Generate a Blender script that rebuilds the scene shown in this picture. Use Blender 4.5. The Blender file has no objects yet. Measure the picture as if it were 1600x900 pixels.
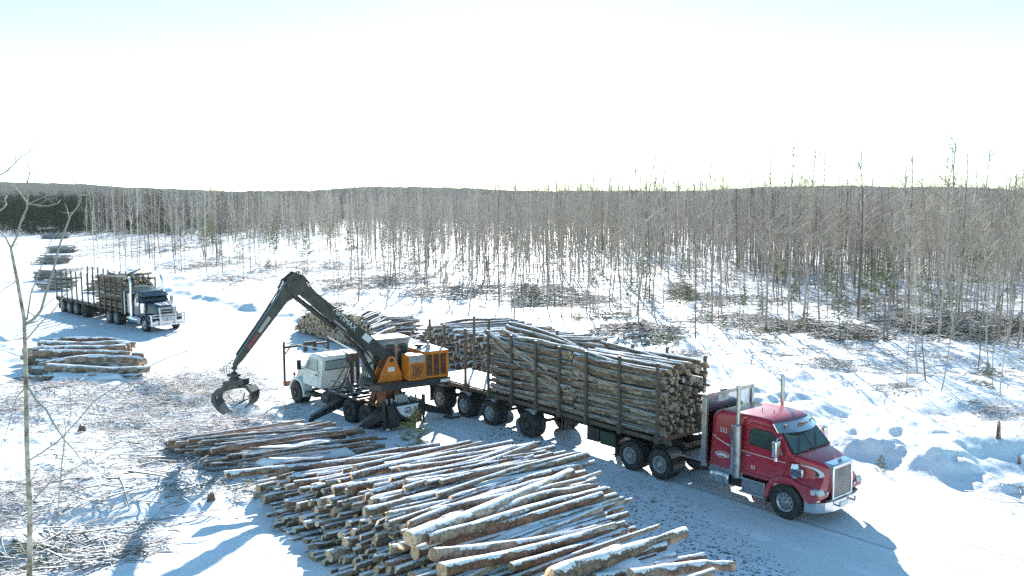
import bpy, math, random
import numpy as np
from mathutils import Vector, Matrix
R = math.radians
rnd = random.Random(11)
npr = np.random.default_rng(5)
scene = bpy.context.scene
C = scene.collection

# ------------------------------------------------------------------ camera
CAM_H, PITCH, FPX = 9.8, R(6.11), 1400.0
cd = bpy.data.cameras.new('camera')
cd.sensor_width = 36.0
cd.lens = FPX / 1600 * 36
cd.clip_start, cd.clip_end = 0.2, 20000
cam = bpy.data.objects.new('camera', cd)
cam.location = (0, 0, CAM_H)
cam.rotation_euler = (R(90) - PITCH, 0, 0)
C.objects.link(cam)
scene.camera = cam
CP, SP = math.cos(PITCH), math.sin(PITCH)


def ray(px, py):
    a, b = (px - 800) / FPX, (450 - py) / FPX
    return Vector((a, CP + b * SP, -SP + b * CP))


def P(px, py, z=0.0):
    d = ray(px, py)
    t = (z - CAM_H) / d.z
    return Vector((d.x * t, d.y * t, z))


def PY(px, py, y):
    d = ray(px, py)
    t = y / d.y
    return Vector((d.x * t, y, CAM_H + d.z * t))


def to_px(x, y, z=0.0):
    dep = y * CP - (z - CAM_H) * SP
    up = y * SP + (z - CAM_H) * CP
    return 800 + FPX * x / dep, 450 - FPX * up / dep


# ------------------------------------------------------------------ noise / terrain
def _hash(ix, iy, s):
    h = (ix.astype(np.int64) * 374761393 + iy.astype(np.int64) * 668265263 + s * 1442695041) & 0x7fffffff
    h = ((h ^ (h >> 13)) * 1274126177) & 0x7fffffff
    h = (h ^ (h >> 16)) & 0xffff
    return h / 65535.0


def vnoise(x, y, s=0):
    x = np.asarray(x, float); y = np.asarray(y, float)
    ix, iy = np.floor(x), np.floor(y)
    fx, fy = x - ix, y - iy
    fx = fx * fx * fx * (fx * (fx * 6 - 15) + 10); fy = fy * fy * fy * (fy * (fy * 6 - 15) + 10)
    a, b = _hash(ix, iy, s), _hash(ix + 1, iy, s)
    c, d = _hash(ix, iy + 1, s), _hash(ix + 1, iy + 1, s)
    return (a + (b - a) * fx) * (1 - fy) + (c + (d - c) * fx) * fy - 0.5


def fb(x, y, lam, s):
    x = np.asarray(x, float); y = np.asarray(y, float)
    c, q = math.cos(s * 1.3 + .4), math.sin(s * 1.3 + .4)
    return vnoise((c * x - q * y) / lam + s * 7.1, (q * x + c * y) / lam - s * 3.7, s) * 2


ROAD = [(34, -3), (21.6, 12), (9.1, 26.9), (-2.9, 41.2), (-14, 53), (-26, 64), (-38, 75), (-51, 90), (-60, 110), (-68, 140), (-92, 185), (-135, 230), (-180, 260)]
RHW = [5.6, 5.6, 5.6, 5.8, 7, 9, 10, 11, 11, 12, 13, 10, 8]


def road_d(x, y):
    """signed distance to the road centreline (positive on the forest side) and local half width"""
    x = np.asarray(x, float); y = np.asarray(y, float)
    best = np.full(x.shape, 1e9); sg = np.zeros(x.shape); hw = np.zeros(x.shape)
    for i in range(len(ROAD) - 1):
        (ax, ay), (bx, by) = ROAD[i], ROAD[i + 1]
        dx, dy = bx - ax, by - ay
        L2 = dx * dx + dy * dy
        t = np.clip(((x - ax) * dx + (y - ay) * dy) / L2, 0, 1)
        qx, qy = x - (ax + t * dx), y - (ay + t * dy)
        d = np.hypot(qx, qy)
        side = np.sign(dy * qx - dx * qy)
        m = d < best
        best = np.where(m, d, best); sg = np.where(m, side, sg); hw = np.where(m, RHW[i] + t * (RHW[i + 1] - RHW[i]), hw)
    sg = np.where(sg == 0, 1, sg)
    return best * sg, hw


# places kept level: (x, y, radius)
FLAT = [(-5.5, 37.5, 4.2), (-8.8, 41.2, 3.2), (-4.3, 36.2, 3.2)]


def gz(x, y):
    x = np.asarray(x, float); y = np.asarray(y, float)
    d, hw = road_d(x, y)
    wob = fb(x, y, 5, 31) * .9 + fb(x, y, 1.6, 32) * .35
    e = np.abs(d) - hw + wob
    m = np.clip(e / 1.6, 0, 1); m = m * m * (3 - 2 * m)
    far = np.clip((y - 45) / 80, 0, 1)
    z = fb(x, y, 7, 1) * .24 + fb(x, y, 3.1, 2) * .17 + fb(x, y, 1.5, 3) * .11 + fb(x, y, .7, 4) * .055 + fb(x, y, .33, 5) * .024
    z = z * (1 - .35 * far) + .1
    # sharper chunks of thrown snow along the verges
    bank = np.exp(-((e - 1.3) / 1.1) ** 2)
    ch = np.clip(fb(x, y, 1.5, 6), -.2, 1) * .4 + np.abs(fb(x, y, .8, 7)) * .34 + np.abs(fb(x, y, .4, 15)) * .22
    amp = np.where(d > 0, .72, .5) * np.where(y > 55, .95, 1)
    z = z + bank * (ch + .16) * amp
    # deep hummocks between the road and the young stand
    hum = np.exp(-((e - 5.5) / 3.6) ** 2) * (d > 0) * np.clip((x - 2) / 8, 0, 1)
    z = z + hum * (np.clip(fb(x, y, 3.4, 8), -.2, 1) * .3 + np.clip(fb(x, y, 1.6, 9), -.3, 1) * .26 + np.abs(fb(x, y, .75, 16)) * .16 + fb(x, y, .4, 17) * .05)
    # thrown-up snow on the near verge beside the loader
    lum = np.exp(-(((x + 9.3) / 3.2) ** 2 + ((y - 35.6) / 1.5) ** 2))
    z = z + lum * (.35 + .7 * np.abs(fb(x, y, 1.2, 12)) + .3 * np.abs(fb(x, y, .5, 13)))
    z = z * m + (1 - m) * (fb(x, y, 9, 10) * .03 + fb(x, y, .8, 11) * .012)
    for fx, fy, fr in FLAT:
        k = np.clip((fr - np.hypot(x - fx, y - fy)) / 1.2, 0, 1); k = k * k * (3 - 2 * k)
        z = z * (1 - k) + k * .02
    return z


def g1(x, y):
    return float(gz(np.array([x]), np.array([y]))[0])


# ------------------------------------------------------------------ materials
def new_mat(name):
    m = bpy.data.materials.new(name)
    m.use_nodes = True
    nt = m.node_tree
    return m, nt, nt.nodes['Principled BSDF']


def N(nt, t, **kw):
    n = nt.nodes.new(t)
    for k, v in kw.items():
        setattr(n, k, v)
    return n


def noise(nt, scale, detail=4, coord='Object', rough=.6):
    tc = N(nt, 'ShaderNodeTexCoord')
    n = N(nt, 'ShaderNodeTexNoise')
    n.inputs['Scale'].default_value = scale
    n.inputs['Detail'].default_value = detail
    n.inputs['Roughness'].default_value = rough
    nt.links.new(tc.outputs[coord], n.inputs['Vector'])
    return n


def ramp(nt, src, stops):
    r = N(nt, 'ShaderNodeValToRGB')
    e = r.color_ramp.elements
    while len(e) < len(stops):
        e.new(.5)
    for el, (p, c) in zip(e, stops):
        el.position = p
        el.color = (*c, 1) if len(c) == 3 else c
    nt.links.new(src, r.inputs['Fac'])
    return r


def mixc(nt, fac, a, b):
    m = N(nt, 'ShaderNodeMix', data_type='RGBA')
    for s, v in ((m.inputs['Factor'], fac), (m.inputs[6], a), (m.inputs[7], b)):
        if hasattr(v, 'is_linked') or isinstance(v, bpy.types.NodeSocket):
            nt.links.new(v, s)
        elif isinstance(v, (int, float)):
            s.default_value = v
        else:
            s.default_value = (*v, 1)
    return m.outputs[2]


def mth(nt, op, a, b=None, clamp=False):
    m = N(nt, 'ShaderNodeMath', operation=op, use_clamp=clamp)
    for s, v in zip(m.inputs, (a, b)):
        if v is None:
            continue
        if isinstance(v, bpy.types.NodeSocket):
            nt.links.new(v, s)
        else:
            s.default_value = v
    return m.outputs[0]


def bump(nt, b, h, strength, dist=.02):
    n = N(nt, 'ShaderNodeBump')
    n.inputs['Strength'].default_value = strength
    n.inputs['Distance'].default_value = dist
    nt.links.new(h, n.inputs['Height'])
    nt.links.new(n.outputs['Normal'], b.inputs['Normal'])


SNOW = (.86, .885, .92)


def snow_fac(nt, lo=.55, hi=.75, scale=5, amt=.5):
    """1 where the surface looks up: snow that has settled there"""
    g = N(nt, 'ShaderNodeNewGeometry')
    s = N(nt, 'ShaderNodeSeparateXYZ')
    nt.links.new(g.outputs['Normal'], s.inputs[0])
    n = noise(nt, scale, 3)
    a = mth(nt, 'MULTIPLY', mth(nt, 'SUBTRACT', n.outputs['Fac'], .5), amt * 2)
    v = mth(nt, 'ADD', s.outputs['Z'], a)
    r = N(nt, 'ShaderNodeMapRange')
    r.inputs['From Min'].default_value, r.inputs['From Max'].default_value = lo, hi
    nt.links.new(v, r.inputs['Value'])
    return r.outputs['Result']


def paint(name, c, c2=None, rough=.35, metal=0., scale=3., snow=None, bmp=0., coat=0., spec=.5):
    m, nt, b = new_mat(name)
    c2 = c2 or tuple(x * .72 for x in c)
    n = noise(nt, scale, 5)
    r = ramp(nt, n.outputs['Fac'], [(.38, c2), (.62, c)])
    col = r.outputs['Color']
    rr = mth(nt, 'ADD', mth(nt, 'MULTIPLY', n.outputs['Fac'], .25), rough - .12)
    if snow:
        f = snow_fac(nt, *snow)
        col = mixc(nt, f, col, SNOW)
        rr = mth(nt, 'MAXIMUM', rr, mth(nt, 'MULTIPLY', f, .7))
    nt.links.new(col, b.inputs['Base Color'])
    nt.links.new(rr, b.inputs['Roughness'])
    b.inputs['Metallic'].default_value = metal
    b.inputs['Specular IOR Level'].default_value = spec
    b.inputs['Coat Weight'].default_value = coat
    b.inputs['Coat Roughness'].default_value = .22
    if bmp:
        n2 = noise(nt, scale * 6, 3)
        bump(nt, b, n2.outputs['Fac'], bmp)
    return m


def mat_ground():
    m, nt, b = new_mat('snow')
    n1 = noise(nt, 1.1, 6); n2 = noise(nt, 9, 4)
    r = ramp(nt, n1.outputs['Fac'], [(.3, (.84, .87, .91)), (.7, (.88, .9, .93))])
    nt.links.new(r.outputs['Color'], b.inputs['Base Color'])
    b.inputs['Roughness'].default_value = .62
    b.inputs['Specular IOR Level'].default_value = .25
    h = mth(nt, 'ADD', n1.outputs['Fac'], mth(nt, 'MULTIPLY', n2.outputs['Fac'], .3))
    bump(nt, b, h, .5, .12)
    return m


def mat_road():
    """packed snow with grit ground into the wheel paths (u = metres along, v = metres across)"""
    m, nt, b = new_mat('packed_snow')
    uv = N(nt, 'ShaderNodeUVMap')
    sx = N(nt, 'ShaderNodeSeparateXYZ'); nt.links.new(uv.outputs[0], sx.inputs[0])
    n1 = noise(nt, .35, 6); n2 = noise(nt, 7, 6); n3 = noise(nt, 34, 3)
    mp = N(nt, 'ShaderNodeMapping'); mp.inputs['Scale'].default_value = (.12, 2.6, 1)
    nt.links.new(uv.outputs[0], mp.inputs['Vector'])
    ns = N(nt, 'ShaderNodeTexNoise'); ns.inputs['Scale'].default_value = 1.0; ns.inputs['Detail'].default_value = 5
    nt.links.new(mp.outputs[0], ns.inputs['Vector'])
    streak = ramp(nt, ns.outputs['Fac'], [(.45, (0, 0, 0)), (.7, (1, 1, 1))]).outputs['Color']
    grit = ramp(nt, n3.outputs['Fac'], [(.56, (0, 0, 0)), (.66, (1, 1, 1))]).outputs['Color']
    patch = ramp(nt, n2.outputs['Fac'], [(.42, (0, 0, 0)), (.72, (1, 1, 1))]).outputs['Color']
    big = ramp(nt, n1.outputs['Fac'], [(.35, (.15, .15, .15)), (.65, (1, 1, 1))]).outputs['Color']
    f = mth(nt, 'MULTIPLY', mth(nt, 'ADD', mth(nt, 'MULTIPLY', streak, .5), mth(nt, 'MULTIPLY', patch, .5)), big)
    f = mth(nt, 'ADD', mth(nt, 'MULTIPLY', f, .38), mth(nt, 'MULTIPLY', mth(nt, 'MULTIPLY', grit, big), .26), clamp=True)
    # crisp tread lines of the last lorry
    for vc, wd, st in ((-.95, .05, .8), (-.55, .045, .6), (.95, .07, .5)):
        dv = mth(nt, 'ABSOLUTE', mth(nt, 'SUBTRACT', mth(nt, 'ADD', sx.outputs['Y'], mth(nt, 'MULTIPLY', n1.outputs['Fac'], .3)), vc + .15))
        rr = N(nt, 'ShaderNodeMapRange'); rr.inputs['From Min'].default_value = wd; rr.inputs['From Max'].default_value = wd * .4
        nt.links.new(dv, rr.inputs['Value'])
        f = mth(nt, 'MAXIMUM', f, mth(nt, 'MULTIPLY', mth(nt, 'MULTIPLY', rr.outputs['Result'], n2.outputs['Fac']), st * 2.2))
    col = mixc(nt, f, (.8, .82, .85), (.27, .25, .23))
    nt.links.new(col, b.inputs['Base Color'])
    b.inputs['Roughness'].default_value = .6
    b.inputs['Specular IOR Level'].default_value = .25
    h = mth(nt, 'ADD', mth(nt, 'MULTIPLY', ns.outputs['Fac'], .8), mth(nt, 'MULTIPLY', n2.outputs['Fac'], .4))
    bump(nt, b, h, .45, .06)
    return m


def mat_bark():
    m, nt, b = new_mat('bark')
    oi = N(nt, 'ShaderNodeObjectInfo'); g = N(nt, 'ShaderNodeNewGeometry')
    rv = mth(nt, 'FRACT', mth(nt, 'ADD', oi.outputs['Random'], g.outputs['Random Per Island']))
    tc = N(nt, 'ShaderNodeTexCoord')
    cmb = N(nt, 'ShaderNodeVectorMath', operation='ADD')
    cv = N(nt, 'ShaderNodeCombineXYZ')
    nt.links.new(mth(nt, 'MULTIPLY', rv, 37.0), cv.inputs[0])
    nt.links.new(g.outputs['Position'], cmb.inputs[0]); nt.links.new(cv.outputs[0], cmb.inputs[1])
    def nz(s, d):
        n = N(nt, 'ShaderNodeTexNoise'); n.inputs['Scale'].default_value = s; n.inputs['Detail'].default_value = d
        n.inputs['Roughness'].default_value = .65
        nt.links.new(cmb.outputs[0], n.inputs['Vector']); return n.outputs['Fac']
    n1, n2 = nz(2.2, 5), nz(14, 4)
    base = ramp(nt, rv, [(0, (0.257, 0.159, 0.110)), (.2, (0.461, 0.349, 0.272)), (.4, (0.375, 0.242, 0.165)), (.6, (0.348, 0.257, 0.187)), (.78, (0.581, 0.469, 0.378)), (.92, (0.328, 0.167, 0.111)), (1, (0.220, 0.129, 0.091))]).outputs['Color']
    dark = ramp(nt, n1, [(.40, (0, 0, 0)), (.56, (1, 1, 1))]).outputs['Color']
    sp = ramp(nt, n2, [(.52, (0, 0, 0)), (.64, (1, 1, 1))]).outputs['Color']
    col = mixc(nt, mth(nt, 'MULTIPLY', dark, .75), base, (.07, .043, .03))
    col = mixc(nt, mth(nt, 'MULTIPLY', sp, .6), col, (.04, .034, .03))
    lt = ramp(nt, n2, [(.3, (1, 1, 1)), (.4, (0, 0, 0))]).outputs['Color']
    col = mixc(nt, mth(nt, 'MULTIPLY', lt, .5), col, (.5, .48, .45))
    # settled snow, more on some logs than on others
    sn = N(nt, 'ShaderNodeSeparateXYZ'); nt.links.new(g.outputs['Normal'], sn.inputs[0])
    v = mth(nt, 'ADD', sn.outputs['Z'], mth(nt, 'MULTIPLY', mth(nt, 'SUBTRACT', n1, .5), 1.9))
    v = mth(nt, 'ADD', v, mth(nt, 'MULTIPLY', mth(nt, 'SUBTRACT', n2, .5), .8))
    r = N(nt, 'ShaderNodeMapRange'); r.inputs['From Min'].default_value = .62; r.inputs['From Max'].default_value = .8
    nt.links.new(v, r.inputs['Value'])
    at = N(nt, 'ShaderNodeAttribute', attribute_type='OBJECT', attribute_name='bare')
    sf = mth(nt, 'MULTIPLY', r.outputs['Result'], mth(nt, 'SUBTRACT', 1.0, at.outputs['Fac']))
    col = mixc(nt, sf, col, SNOW)
    nt.links.new(col, b.inputs['Base Color'])
    b.inputs['Roughness'].default_value = .85
    b.inputs['Specular IOR Level'].default_value = .2
    bump(nt, b, mth(nt, 'ADD', n2, n1), .7, .03)
    return m


def mat_cut():
    m, nt, b = new_mat('cut_wood')
    oi = N(nt, 'ShaderNodeObjectInfo'); g = N(nt, 'ShaderNodeNewGeometry')
    n = N(nt, 'ShaderNodeTexNoise'); n.inputs['Scale'].default_value = 11; n.inputs['Detail'].default_value = 4
    nt.links.new(g.outputs['Position'], n.inputs['Vector'])
    rv = mth(nt, 'FRACT', mth(nt, 'ADD', oi.outputs['Random'], g.outputs['Random Per Island']))
    base = ramp(nt, rv, [(0, (0.558, 0.406, 0.278)), (.35, (0.719, 0.539, 0.385)), (.7, (0.614, 0.398, 0.254)), (1, (0.442, 0.298, 0.198))]).outputs['Color']
    f = ramp(nt, n.outputs['Fac'], [(.42, (0, 0, 0)), (.66, (1, 1, 1))]).outputs['Color']
    col = mixc(nt, mth(nt, 'MULTIPLY', f, .65), base, (.2, .12, .06))
    nt.links.new(col, b.inputs['Base Color'])
    b.inputs['Roughness'].default_value = .8
    return m


def mat_twig(name, stops, snow=None):
    m, nt, b = new_mat(name)
    g = N(nt, 'ShaderNodeNewGeometry'); oi = N(nt, 'ShaderNodeObjectInfo')
    rv = mth(nt, 'FRACT', mth(nt, 'ADD', oi.outputs['Random'], g.outputs['Random Per Island']))
    col = ramp(nt, rv, stops).outputs['Color']
    if snow:
        col = mixc(nt, snow_fac(nt, *snow), col, SNOW)
    nt.links.new(col, b.inputs['Base Color'])
    b.inputs['Roughness'].default_value = .85
    b.inputs['Specular IOR Level'].default_value = .2
    return m


def mat_trunk():
    m, nt, b = new_mat('pale_bark')
    oi = N(nt, 'ShaderNodeObjectInfo')
    tc = N(nt, 'ShaderNodeTexCoord')
    mp = N(nt, 'ShaderNodeMapping'); mp.inputs['Scale'].default_value = (40, 40, 14)
    nt.links.new(tc.outputs['Object'], mp.inputs['Vector'])
    n = N(nt, 'ShaderNodeTexNoise'); n.inputs['Scale'].default_value = 1.0; n.inputs['Detail'].default_value = 4
    nt.links.new(mp.outputs[0], n.inputs['Vector'])
    base = ramp(nt, oi.outputs['Random'], [(0, (0.159, 0.118, 0.092)), (.3, (0.401, 0.334, 0.274)), (.6, (0.519, 0.444, 0.377)), (1, (0.298, 0.215, 0.155))]).outputs['Color']
    f = ramp(nt, n.outputs['Fac'], [(.5, (0, 0, 0)), (.68, (1, 1, 1))]).outputs['Color']
    col = mixc(nt, mth(nt, 'MULTIPLY', f, .75), base, (.07, .06, .05))
    nt.links.new(col, b.inputs['Base Color'])
    b.inputs['Roughness'].default_value = .85
    return m


def mat_red():
    m = paint('red_paint', (.46, .008, .035), (.36, .006, .026), rough=.3, scale=1.4, coat=.5)
    nt = m.node_tree; b = nt.nodes['Principled BSDF']
    col = b.inputs['Base Color'].links[0].from_socket
    tc = N(nt, 'ShaderNodeTexCoord'); sp = N(nt, 'ShaderNodeSeparateXYZ'); nt.links.new(tc.outputs['Object'], sp.inputs[0])
    n = noise(nt, 2.3, 6); n2 = noise(nt, 11, 4)
    v = mth(nt, 'ADD', sp.outputs['Z'], mth(nt, 'MULTIPLY', mth(nt, 'SUBTRACT', n.outputs['Fac'], .5), 1.6))
    r = N(nt, 'ShaderNodeMapRange'); r.inputs['From Min'].default_value = 1.75; r.inputs['From Max'].default_value = .75
    nt.links.new(v, r.inputs['Value'])
    f = mth(nt, 'MULTIPLY', mth(nt, 'MULTIPLY', r.outputs['Result'], n2.outputs['Fac']), .32, clamp=True)
    nt.links.new(mixc(nt, f, col, (.42, .38, .36)), b.inputs['Base Color'])
    return m


def mat_tone(name, stops):
    m, nt, b = new_mat(name)
    at = N(nt, 'ShaderNodeAttribute', attribute_type='GEOMETRY', attribute_name='tone')
    nt.links.new(ramp(nt, at.outputs['Fac'], stops).outputs['Color'], b.inputs['Base Color'])
    b.inputs['Roughness'].default_value = .85; b.inputs['Specular IOR Level'].default_value = .2
    return m


M = {}
M['snow'] = mat_ground()
M['road'] = mat_road()
M['bark'] = mat_bark()
M['cut'] = mat_cut()
M['trunk'] = mat_trunk()
M['twig'] = mat_twig('twig_bark', [(0, (0.227, 0.173, 0.146)), (.25, (0.454, 0.386, 0.346)), (.5, (0.572, 0.504, 0.464)), (.68, (0.390, 0.343, 0.262)), (.85, (0.477, 0.423, 0.316)), (1, (0.351, 0.263, 0.237))])
M['stem'] = mat_twig('far_stem_bark', [(0, (.2, .16, .12)), (.3, (.5, .46, .4)), (.6, (.6, .56, .5)), (1, (.3, .26, .2))])
M['birchtwig'] = mat_twig('birch_twig', [(0, (.4, .35, .3)), (1, (.5, .46, .4))])
M['masstwig'] = mat_tone('forest_twigs', [(0, (0.138, 0.104, 0.093)), (.2, (0.323, 0.254, 0.230)), (.4, (0.492, 0.423, 0.395)), (.55, (0.657, 0.581, 0.546)), (.7, (0.393, 0.331, 0.248)), (.82, (0.509, 0.447, 0.329)), (1, (0.406, 0.309, 0.288))])
M['massstem'] = mat_tone('forest_stems', [(0, (0.120, 0.094, 0.078)), (.3, (0.348, 0.300, 0.258)), (.55, (0.572, 0.512, 0.463)), (.8, (0.423, 0.363, 0.290)), (1, (0.242, 0.187, 0.157))])
M['litter'] = mat_twig('bark_chips', [(0, (.05, .04, .03)), (.6, (.12, .095, .07)), (1, (.2, .16, .12))])
M['birch'] = paint('birch_bark', (.66, .55, .47), (.2, .14, .1), rough=.8, scale=7)
M['brush'] = mat_twig('brush_bark', [(0, (0.090, 0.062, 0.045)), (.3, (0.276, 0.206, 0.157)), (.6, (0.487, 0.396, 0.312)), (.8, (0.349, 0.265, 0.181)), (1, (0.136, 0.094, 0.069))], snow=(.65, .9, 2, .5))
M['darkbrush'] = mat_twig('dark_brush_bark', [(0, (0.072, 0.051, 0.038)), (.4, (0.189, 0.137, 0.100)), (.75, (0.351, 0.270, 0.198)), (1, (0.105, 0.074, 0.056))], snow=(.8, 1.0, 1.2, .5))
M['bough'] = mat_twig('bough_needles', [(0, (.05, .065, .02)), (.5, (.11, .12, .04)), (1, (.2, .17, .065))], snow=(.85, 1.05, 2, .35))
M['fir'] = mat_twig('fir_needles', [(0, (.07, .1, .03)), (.5, (.14, .17, .05)), (1, (.24, .25, .08))])
M['spruce'] = mat_twig('spruce_needles', [(0, (.03, .045, .026)), (.5, (.05, .066, .04)), (1, (.085, .09, .055))])
M['red'] = mat_red()
M['red_dark'] = paint('dark_red_seam', (.06, .004, .008))
M['chrome'] = paint('chrome', (.78, .79, .8), (.6, .6, .6), rough=.17, metal=1, scale=2)
M['alu'] = paint('dull_aluminium', (.5, .5, .51), (.38, .37, .37), rough=.36, metal=1, scale=4)
M['steel'] = paint('dark_steel', (.035, .033, .032), (.07, .062, .055), rough=.55, metal=.3, scale=5, bmp=.2)
M['stake'] = paint('weathered_steel', (.085, .07, .06), (.14, .105, .08), rough=.6, metal=.3, scale=7, bmp=.2)
M['rubber'] = paint('rubber', (.022, .021, .021), (.06, .056, .053), rough=.8, scale=6, bmp=.3)
M['black'] = paint('black_paint', (.018, .019, .02), (.035, .033, .03), rough=.4, scale=4)
M['boom'] = paint('black_boom_paint', (.028, .03, .032), (.055, .05, .046), rough=.42, scale=3, bmp=.1)
M['white'] = paint('white_paint', (.74, .75, .74), (.62, .61, .57), rough=.35, scale=2)
M['whitesnow'] = paint('white_paint_under_snow', (.74, .75, .74), (.62, .61, .57), rough=.35, scale=2, snow=(.8, .95, 3, .2))
M['orange'] = paint('orange_paint', (.72, .21, .02), (.55, .16, .02), rough=.4, scale=3)
M['rust'] = paint('rusty_orange', (.3, .1, .035), (.16, .06, .03), rough=.6, scale=5, bmp=.3)
M['grey'] = paint('grey_paint', (.4, .4, .4), (.3, .29, .28), rough=.4, scale=3)
M['greysnow'] = paint('grey_paint_under_snow', (.4, .4, .4), (.3, .29, .28), rough=.4, scale=3, snow=(.8, .95, 3, .2))
M['orangesnow'] = paint('orange_paint_under_snow', (.72, .21, .02), (.55, .16, .02), rough=.4, scale=3, snow=(.8, .95, 3, .2))
M['steelsnow'] = paint('dark_steel_under_snow', (.05, .045, .042), (.09, .08, .07), rough=.6, metal=.2, scale=5, snow=(.85, 1.0, 2.0, .45))
M['navy'] = paint('dark_blue_paint', (.012, .03, .06), (.009, .02, .04), rough=.25, scale=2, coat=.5)
M['green'] = paint('green_box_paint', (.05, .08, .04), (.03, .05, .03), rough=.6)
M['glass'] = paint('dark_glass', (.03, .055, .055), (.05, .085, .08), rough=.14, scale=1, spec=.8)
M['clearglass'] = paint('pale_window_glass', (.3, .36, .34), (.22, .28, .27), rough=.14, scale=1.5, spec=.8)
M['lamp'] = paint('lamp_glass', (.6, .62, .64), (.4, .42, .44), rough=.12, spec=.8)
M['amber'] = paint('amber_lens', (.4, .08, .02), rough=.25)
M['redlens'] = paint('red_lens', (.4, .02, .02), rough=.25)
M['decal'] = paint('white_decal', (.72, .72, .72), (.66, .66, .66), rough=.4)
M['reddecal'] = paint('red_decal', (.45, .05, .06), rough=.4)
M['inkdecal'] = paint('dark_decal', (.03, .03, .03), rough=.4)
M['grille'] = paint('grille_grey', (.42, .42, .42), (.3, .3, .3), rough=.35, metal=.9)
M['hill'] = mat_twig('hill_forest', [(0, (.05, .055, .05)), (1, (.06, .065, .055))])


for k_, v_ in (('hill', 0.0), ('masstwig', .05), ('massstem', .05), ('spruce', .05), ('twig', .1)):
    M[k_].node_tree.nodes['Principled BSDF'].inputs['Specular IOR Level'].default_value = v_


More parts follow.
